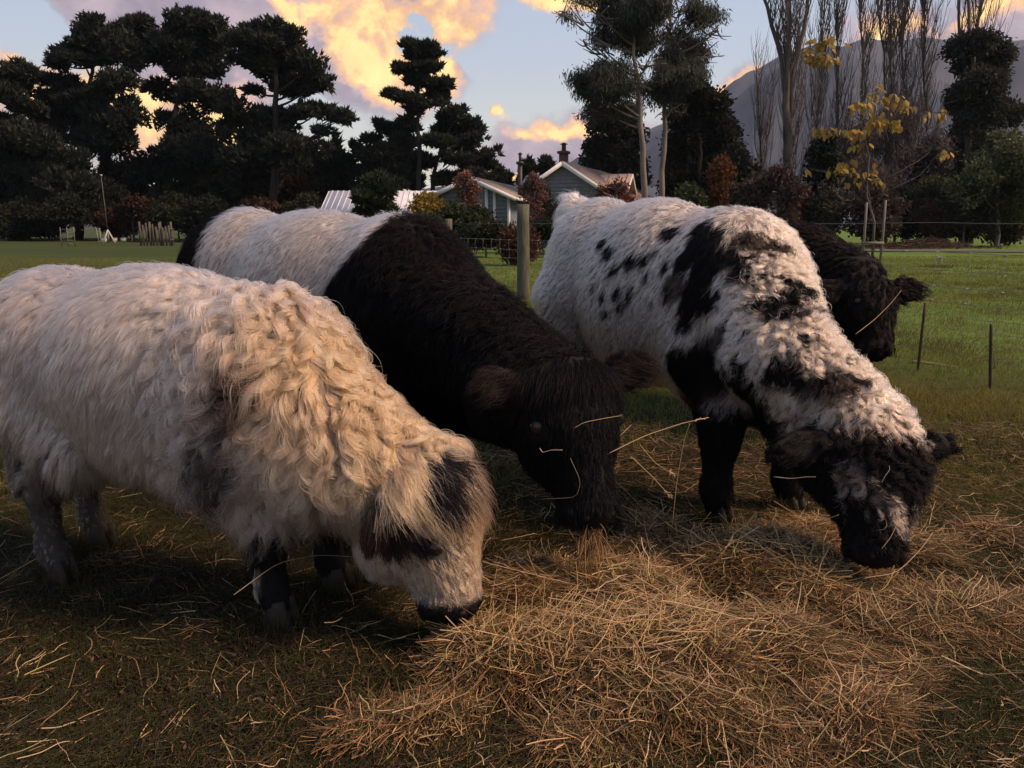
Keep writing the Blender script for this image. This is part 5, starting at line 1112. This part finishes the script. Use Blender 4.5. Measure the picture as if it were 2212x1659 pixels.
for c, nm, lb, cf, st, n, k, rad, pl, sd_, mt in (
    (c1, 'highland_cow', 'shaggy cream cow with curly tawny mane and dark drooping ear, grazing beside the belted cow', col1, {'par': par1, 'gw': gw1}, 200000, 12, .00085, 34, 11, 'hair'),
    (c2, 'belted_cow', 'black cow with a white belt round its body, hay in its mouth', col2, {'par': par2}, 150000, 8, .00085, 12, 12, 'dark_hair'),
    (c3, 'spotted_cow', 'white cow with black spots on its side and curly dark head lowered into the hay', col3, {'par': par3, 'gw': gw3}, 180000, 10, .00085, 18, 13, 'hair'),
    (c4w, 'black_cow', 'all black cow standing behind the spotted cow, one furry ear sticking out', col4, {'par': par4}, 45000, 7, .0014, 12, 14, 'dark_hair')):
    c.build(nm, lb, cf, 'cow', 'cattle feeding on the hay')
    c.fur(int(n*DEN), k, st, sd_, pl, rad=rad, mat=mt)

# rank grass and hay bits standing round the feet
def foot_grass():
    rr = np.random.RandomState(12); C = np.concatenate([np.repeat(np.array(c.hooves), 240, 0) for c in (c1, c2, c3, c4w)]); n = len(C); k = 5
    a = rr.rand(n)*6.28; d = rr.uniform(.03, .17, n); x, y = C[:, 0]+np.cos(a)*d, C[:, 1]+np.sin(a)*d; z = ground_h(x, y)
    L = rr.uniform(.03, .095, n)*(1.15-d*2); a2 = rr.rand(n)*6.28; ln = np.abs(rr.normal(0, .45, n)); t = np.linspace(0, 1, k)
    P = np.stack([x[:, None]+(np.cos(a2)*ln*L)[:, None]*t**1.5, y[:, None]+(np.sin(a2)*ln*L)[:, None]*t**1.5, z[:, None]+L[:, None]*t], -1)
    col = np.array([(.030, .040, .012), (.060, .065, .018), (.085, .055, .028), (.040, .028, .016)])[rr.choice(4, n)]*rr.uniform(.6, 1.2, (n, 1))
    o = strands('hoof_grass', P, .0013*(1-.8*t)[None]*np.ones((n, 1)), col, M['blade']); tag(o, 'longer grass left standing round the cattle feet', 'grass', kind='stuff')
foot_grass()

# ================================================================== LOOSE HAY PIECES THAT STAND OUT
def stalk(lb, pts, r=.0013, col=(.50, .36, .20), head=0, group='long hay stalks'):
    """pts: (u, v, depth) control points"""
    c = np.array([W(*p) for p in pts]); s = np.linspace(0, 1, len(c)); ss = np.linspace(0, 1, 14)
    P = np.stack([np.interp(ss, s, c[:, i]) for i in range(3)], 1); P[1:-1] = (P[:-2]+P[1:-1]*2+P[2:])/4; P[:, 2] = np.maximum(P[:, 2], .006)
    org = P[0].copy(); V, F = tubes([P-org], [np.linspace(r, r*.55, 14)], 5)
    parts = [(V, F)]
    rr = np.random.RandomState(int(pts[0][0]))
    if head:                                    # a dry seed head: short spikelets along the last stretch
        for i in range(16):
            q = P[-1]-org+(P[-3]-P[-1])*rr.rand()*1.2; d = nrm(P[-1]-P[-3]+rr.normal(0, .012, 3)); parts.append(tubes([[q, q+d*.006, q+d*.014]], [[.0008, .0017, .0003]], 4))
    V, F = join(parts); o = link('hay_stalk', mesh_np('hay_stalk', V, F, M['straw'], True, np.repeat(np.array(col)[None], len(V), 0)), None, tuple(org)); tag(o, lb, 'hay stalk', group)
stalk('long straw stalk slanting up from the belted cow nose to the right', [(1310, 982, 2.50), (1390, 942, 2.55), (1470, 915, 2.6), (1530, 902, 2.65)], .0016, head=1)
stalk('tall thin straw standing upright between belted and spotted cow heads', [(1452, 1136, 2.75), (1462, 1040, 2.75), (1478, 950, 2.76), (1490, 915, 2.76)], .0015)
stalk('short straw with a seed head slanting down beside the belted cow face', [(1382, 960, 2.62), (1415, 1000, 2.60), (1455, 1025, 2.58)], .0013, head=1)
stalk('lower straw slanting down to the right of the belted cow muzzle', [(1362, 985, 2.55), (1410, 1030, 2.52), (1450, 1075, 2.48)], .0014, head=1)
stalk('forked white straw resting high on the belted cow face', [(1240, 925, 2.42), (1262, 912, 2.42), (1315, 902, 2.45), (1340, 898, 2.5)], .0011)
stalk('small crooked white straw on the belted cow cheek', [(1166, 968, 2.40), (1172, 978, 2.40), (1190, 972, 2.38), (1215, 972, 2.38)], .0012, (.6, .5, .4))
stalk('curved thin straw hanging across the belted cow lower jaw', [(1232, 990, 2.36), (1255, 1040, 2.34), (1245, 1075, 2.34), (1170, 1078, 2.38)], .0008, (.30, .24, .18))
stalk('pale stick lying on bare ground right of the shaggy cow face', [(1082, 1168, 2.75), (1120, 1160, 2.77), (1156, 1152, 2.79)], .0018)
stalk('thin straw bridging the spotted cow neck and the black cow face', [(1848, 722, 2.9), (1890, 690, 2.95), (1925, 655, 3.0), (1947, 627, 3.03)], .0011)
stalk('white crooked straw lying on the spotted cow left ear', [(1672, 1030, 2.46), (1710, 1034, 2.42), (1740, 1030, 2.38), (1762, 1030, 2.36)], .0013, (.6, .5, .4))
stalk('short curly straw on the spotted cow forehead', [(1905, 1042, 2.36), (1912, 1028, 2.35), (1922, 1015, 2.35), (1921, 1006, 2.35)], .0011, (.6, .5, .4))
stalk('crooked straw on the spotted cow cheek beside its nose', [(1752, 1104, 2.40), (1775, 1122, 2.37), (1790, 1120, 2.34), (1812, 1112, 2.32)], .0012)
stalk('looped straw caught across the spotted cow muzzle', [(1866, 1250, 2.26), (1880, 1246, 2.26), (1930, 1240, 2.27), (1955, 1222, 2.30), (1995, 1180, 2.38), (2015, 1150, 2.5)], .0016, (.40, .29, .18))
stalk('thin straw curling over the spotted cow nose bridge', [(1905, 1185, 2.26), (1925, 1160, 2.27), (1940, 1125, 2.29), (1960, 1118, 2.32)], .0010)
stalk('straight straw lying alone on the grass below the iron standard', [(1968, 793, 7.0), (2010, 800, 6.9), (2066, 812, 6.7)], .008)
stalk('long curved straw arching over dark soil at the lower left', [(505, 1285, 2.05), (600, 1215, 2.2), (690, 1198, 2.28), (790, 1205, 2.25)], .0014, (.25, .20, .12))
stalk('pale straw lying among dark soil below the shaggy cow legs', [(700, 1345, 2.12), (722, 1344, 2.13), (740, 1334, 2.15)], .0018)
stalk('bent pale straw at the bottom between brown hay and dark soil', [(905, 1500, 1.80), (880, 1590, 1.68), (815, 1660, 1.58)], .0013)
def wisp():
    rr = np.random.RandomState(6); n = 80; k = 8; a = W(1278, 1128, 2.47); t = np.linspace(0, 1, k)[None, :, None]
    st = a+rr.normal(0, .018, (n, 3)); en = W(1262, 1250, 2.44)+rr.normal(0, 1, (n, 3))*np.array([.035, .04, .09]); en[:, 2] = np.maximum(en[:, 2], .02)
    md = (st+en)/2+rr.normal(0, .045, (n, 3)); P = (1-t)**2*st[:, None]+2*t*(1-t)*md[:, None]+t*t*en[:, None]
    C = np.array([(.16, .09, .04), (.30, .18, .08), (.09, .06, .035)])[rr.choice(3, n)]
    o = strands('hay_wisp', P, np.full((n, k), .0010), C, M['straw']); tag(o, 'wisp of hay hanging from the belted cow mouth', 'hay', kind='stuff')
wisp()
def seed_head():
    g = G(2026, 603); e = empty('seed_head', g, 'small white fluffy seed head standing alone on the lawn beyond the fence', 'weed')
    z = W(2026, 560, g[1])[2]; P_('stem', tubes([[(0, 0, 0), (.01, 0, z/2), (0, 0, z)]], [[.008, .006, .005]], 5), M['stake'], e, np.zeros(3))
    rr = np.random.RandomState(2); L = [tubes([[(0, 0, z), tuple(np.array([0, 0, z])+nrm(rr.normal(size=3)+np.array([0, 0, .3]))*.07)]], [[.008, .003]], 3, False) for _ in range(70)]
    P_('fluff', L, M['white_plastic'], e, np.zeros(3))
seed_head()
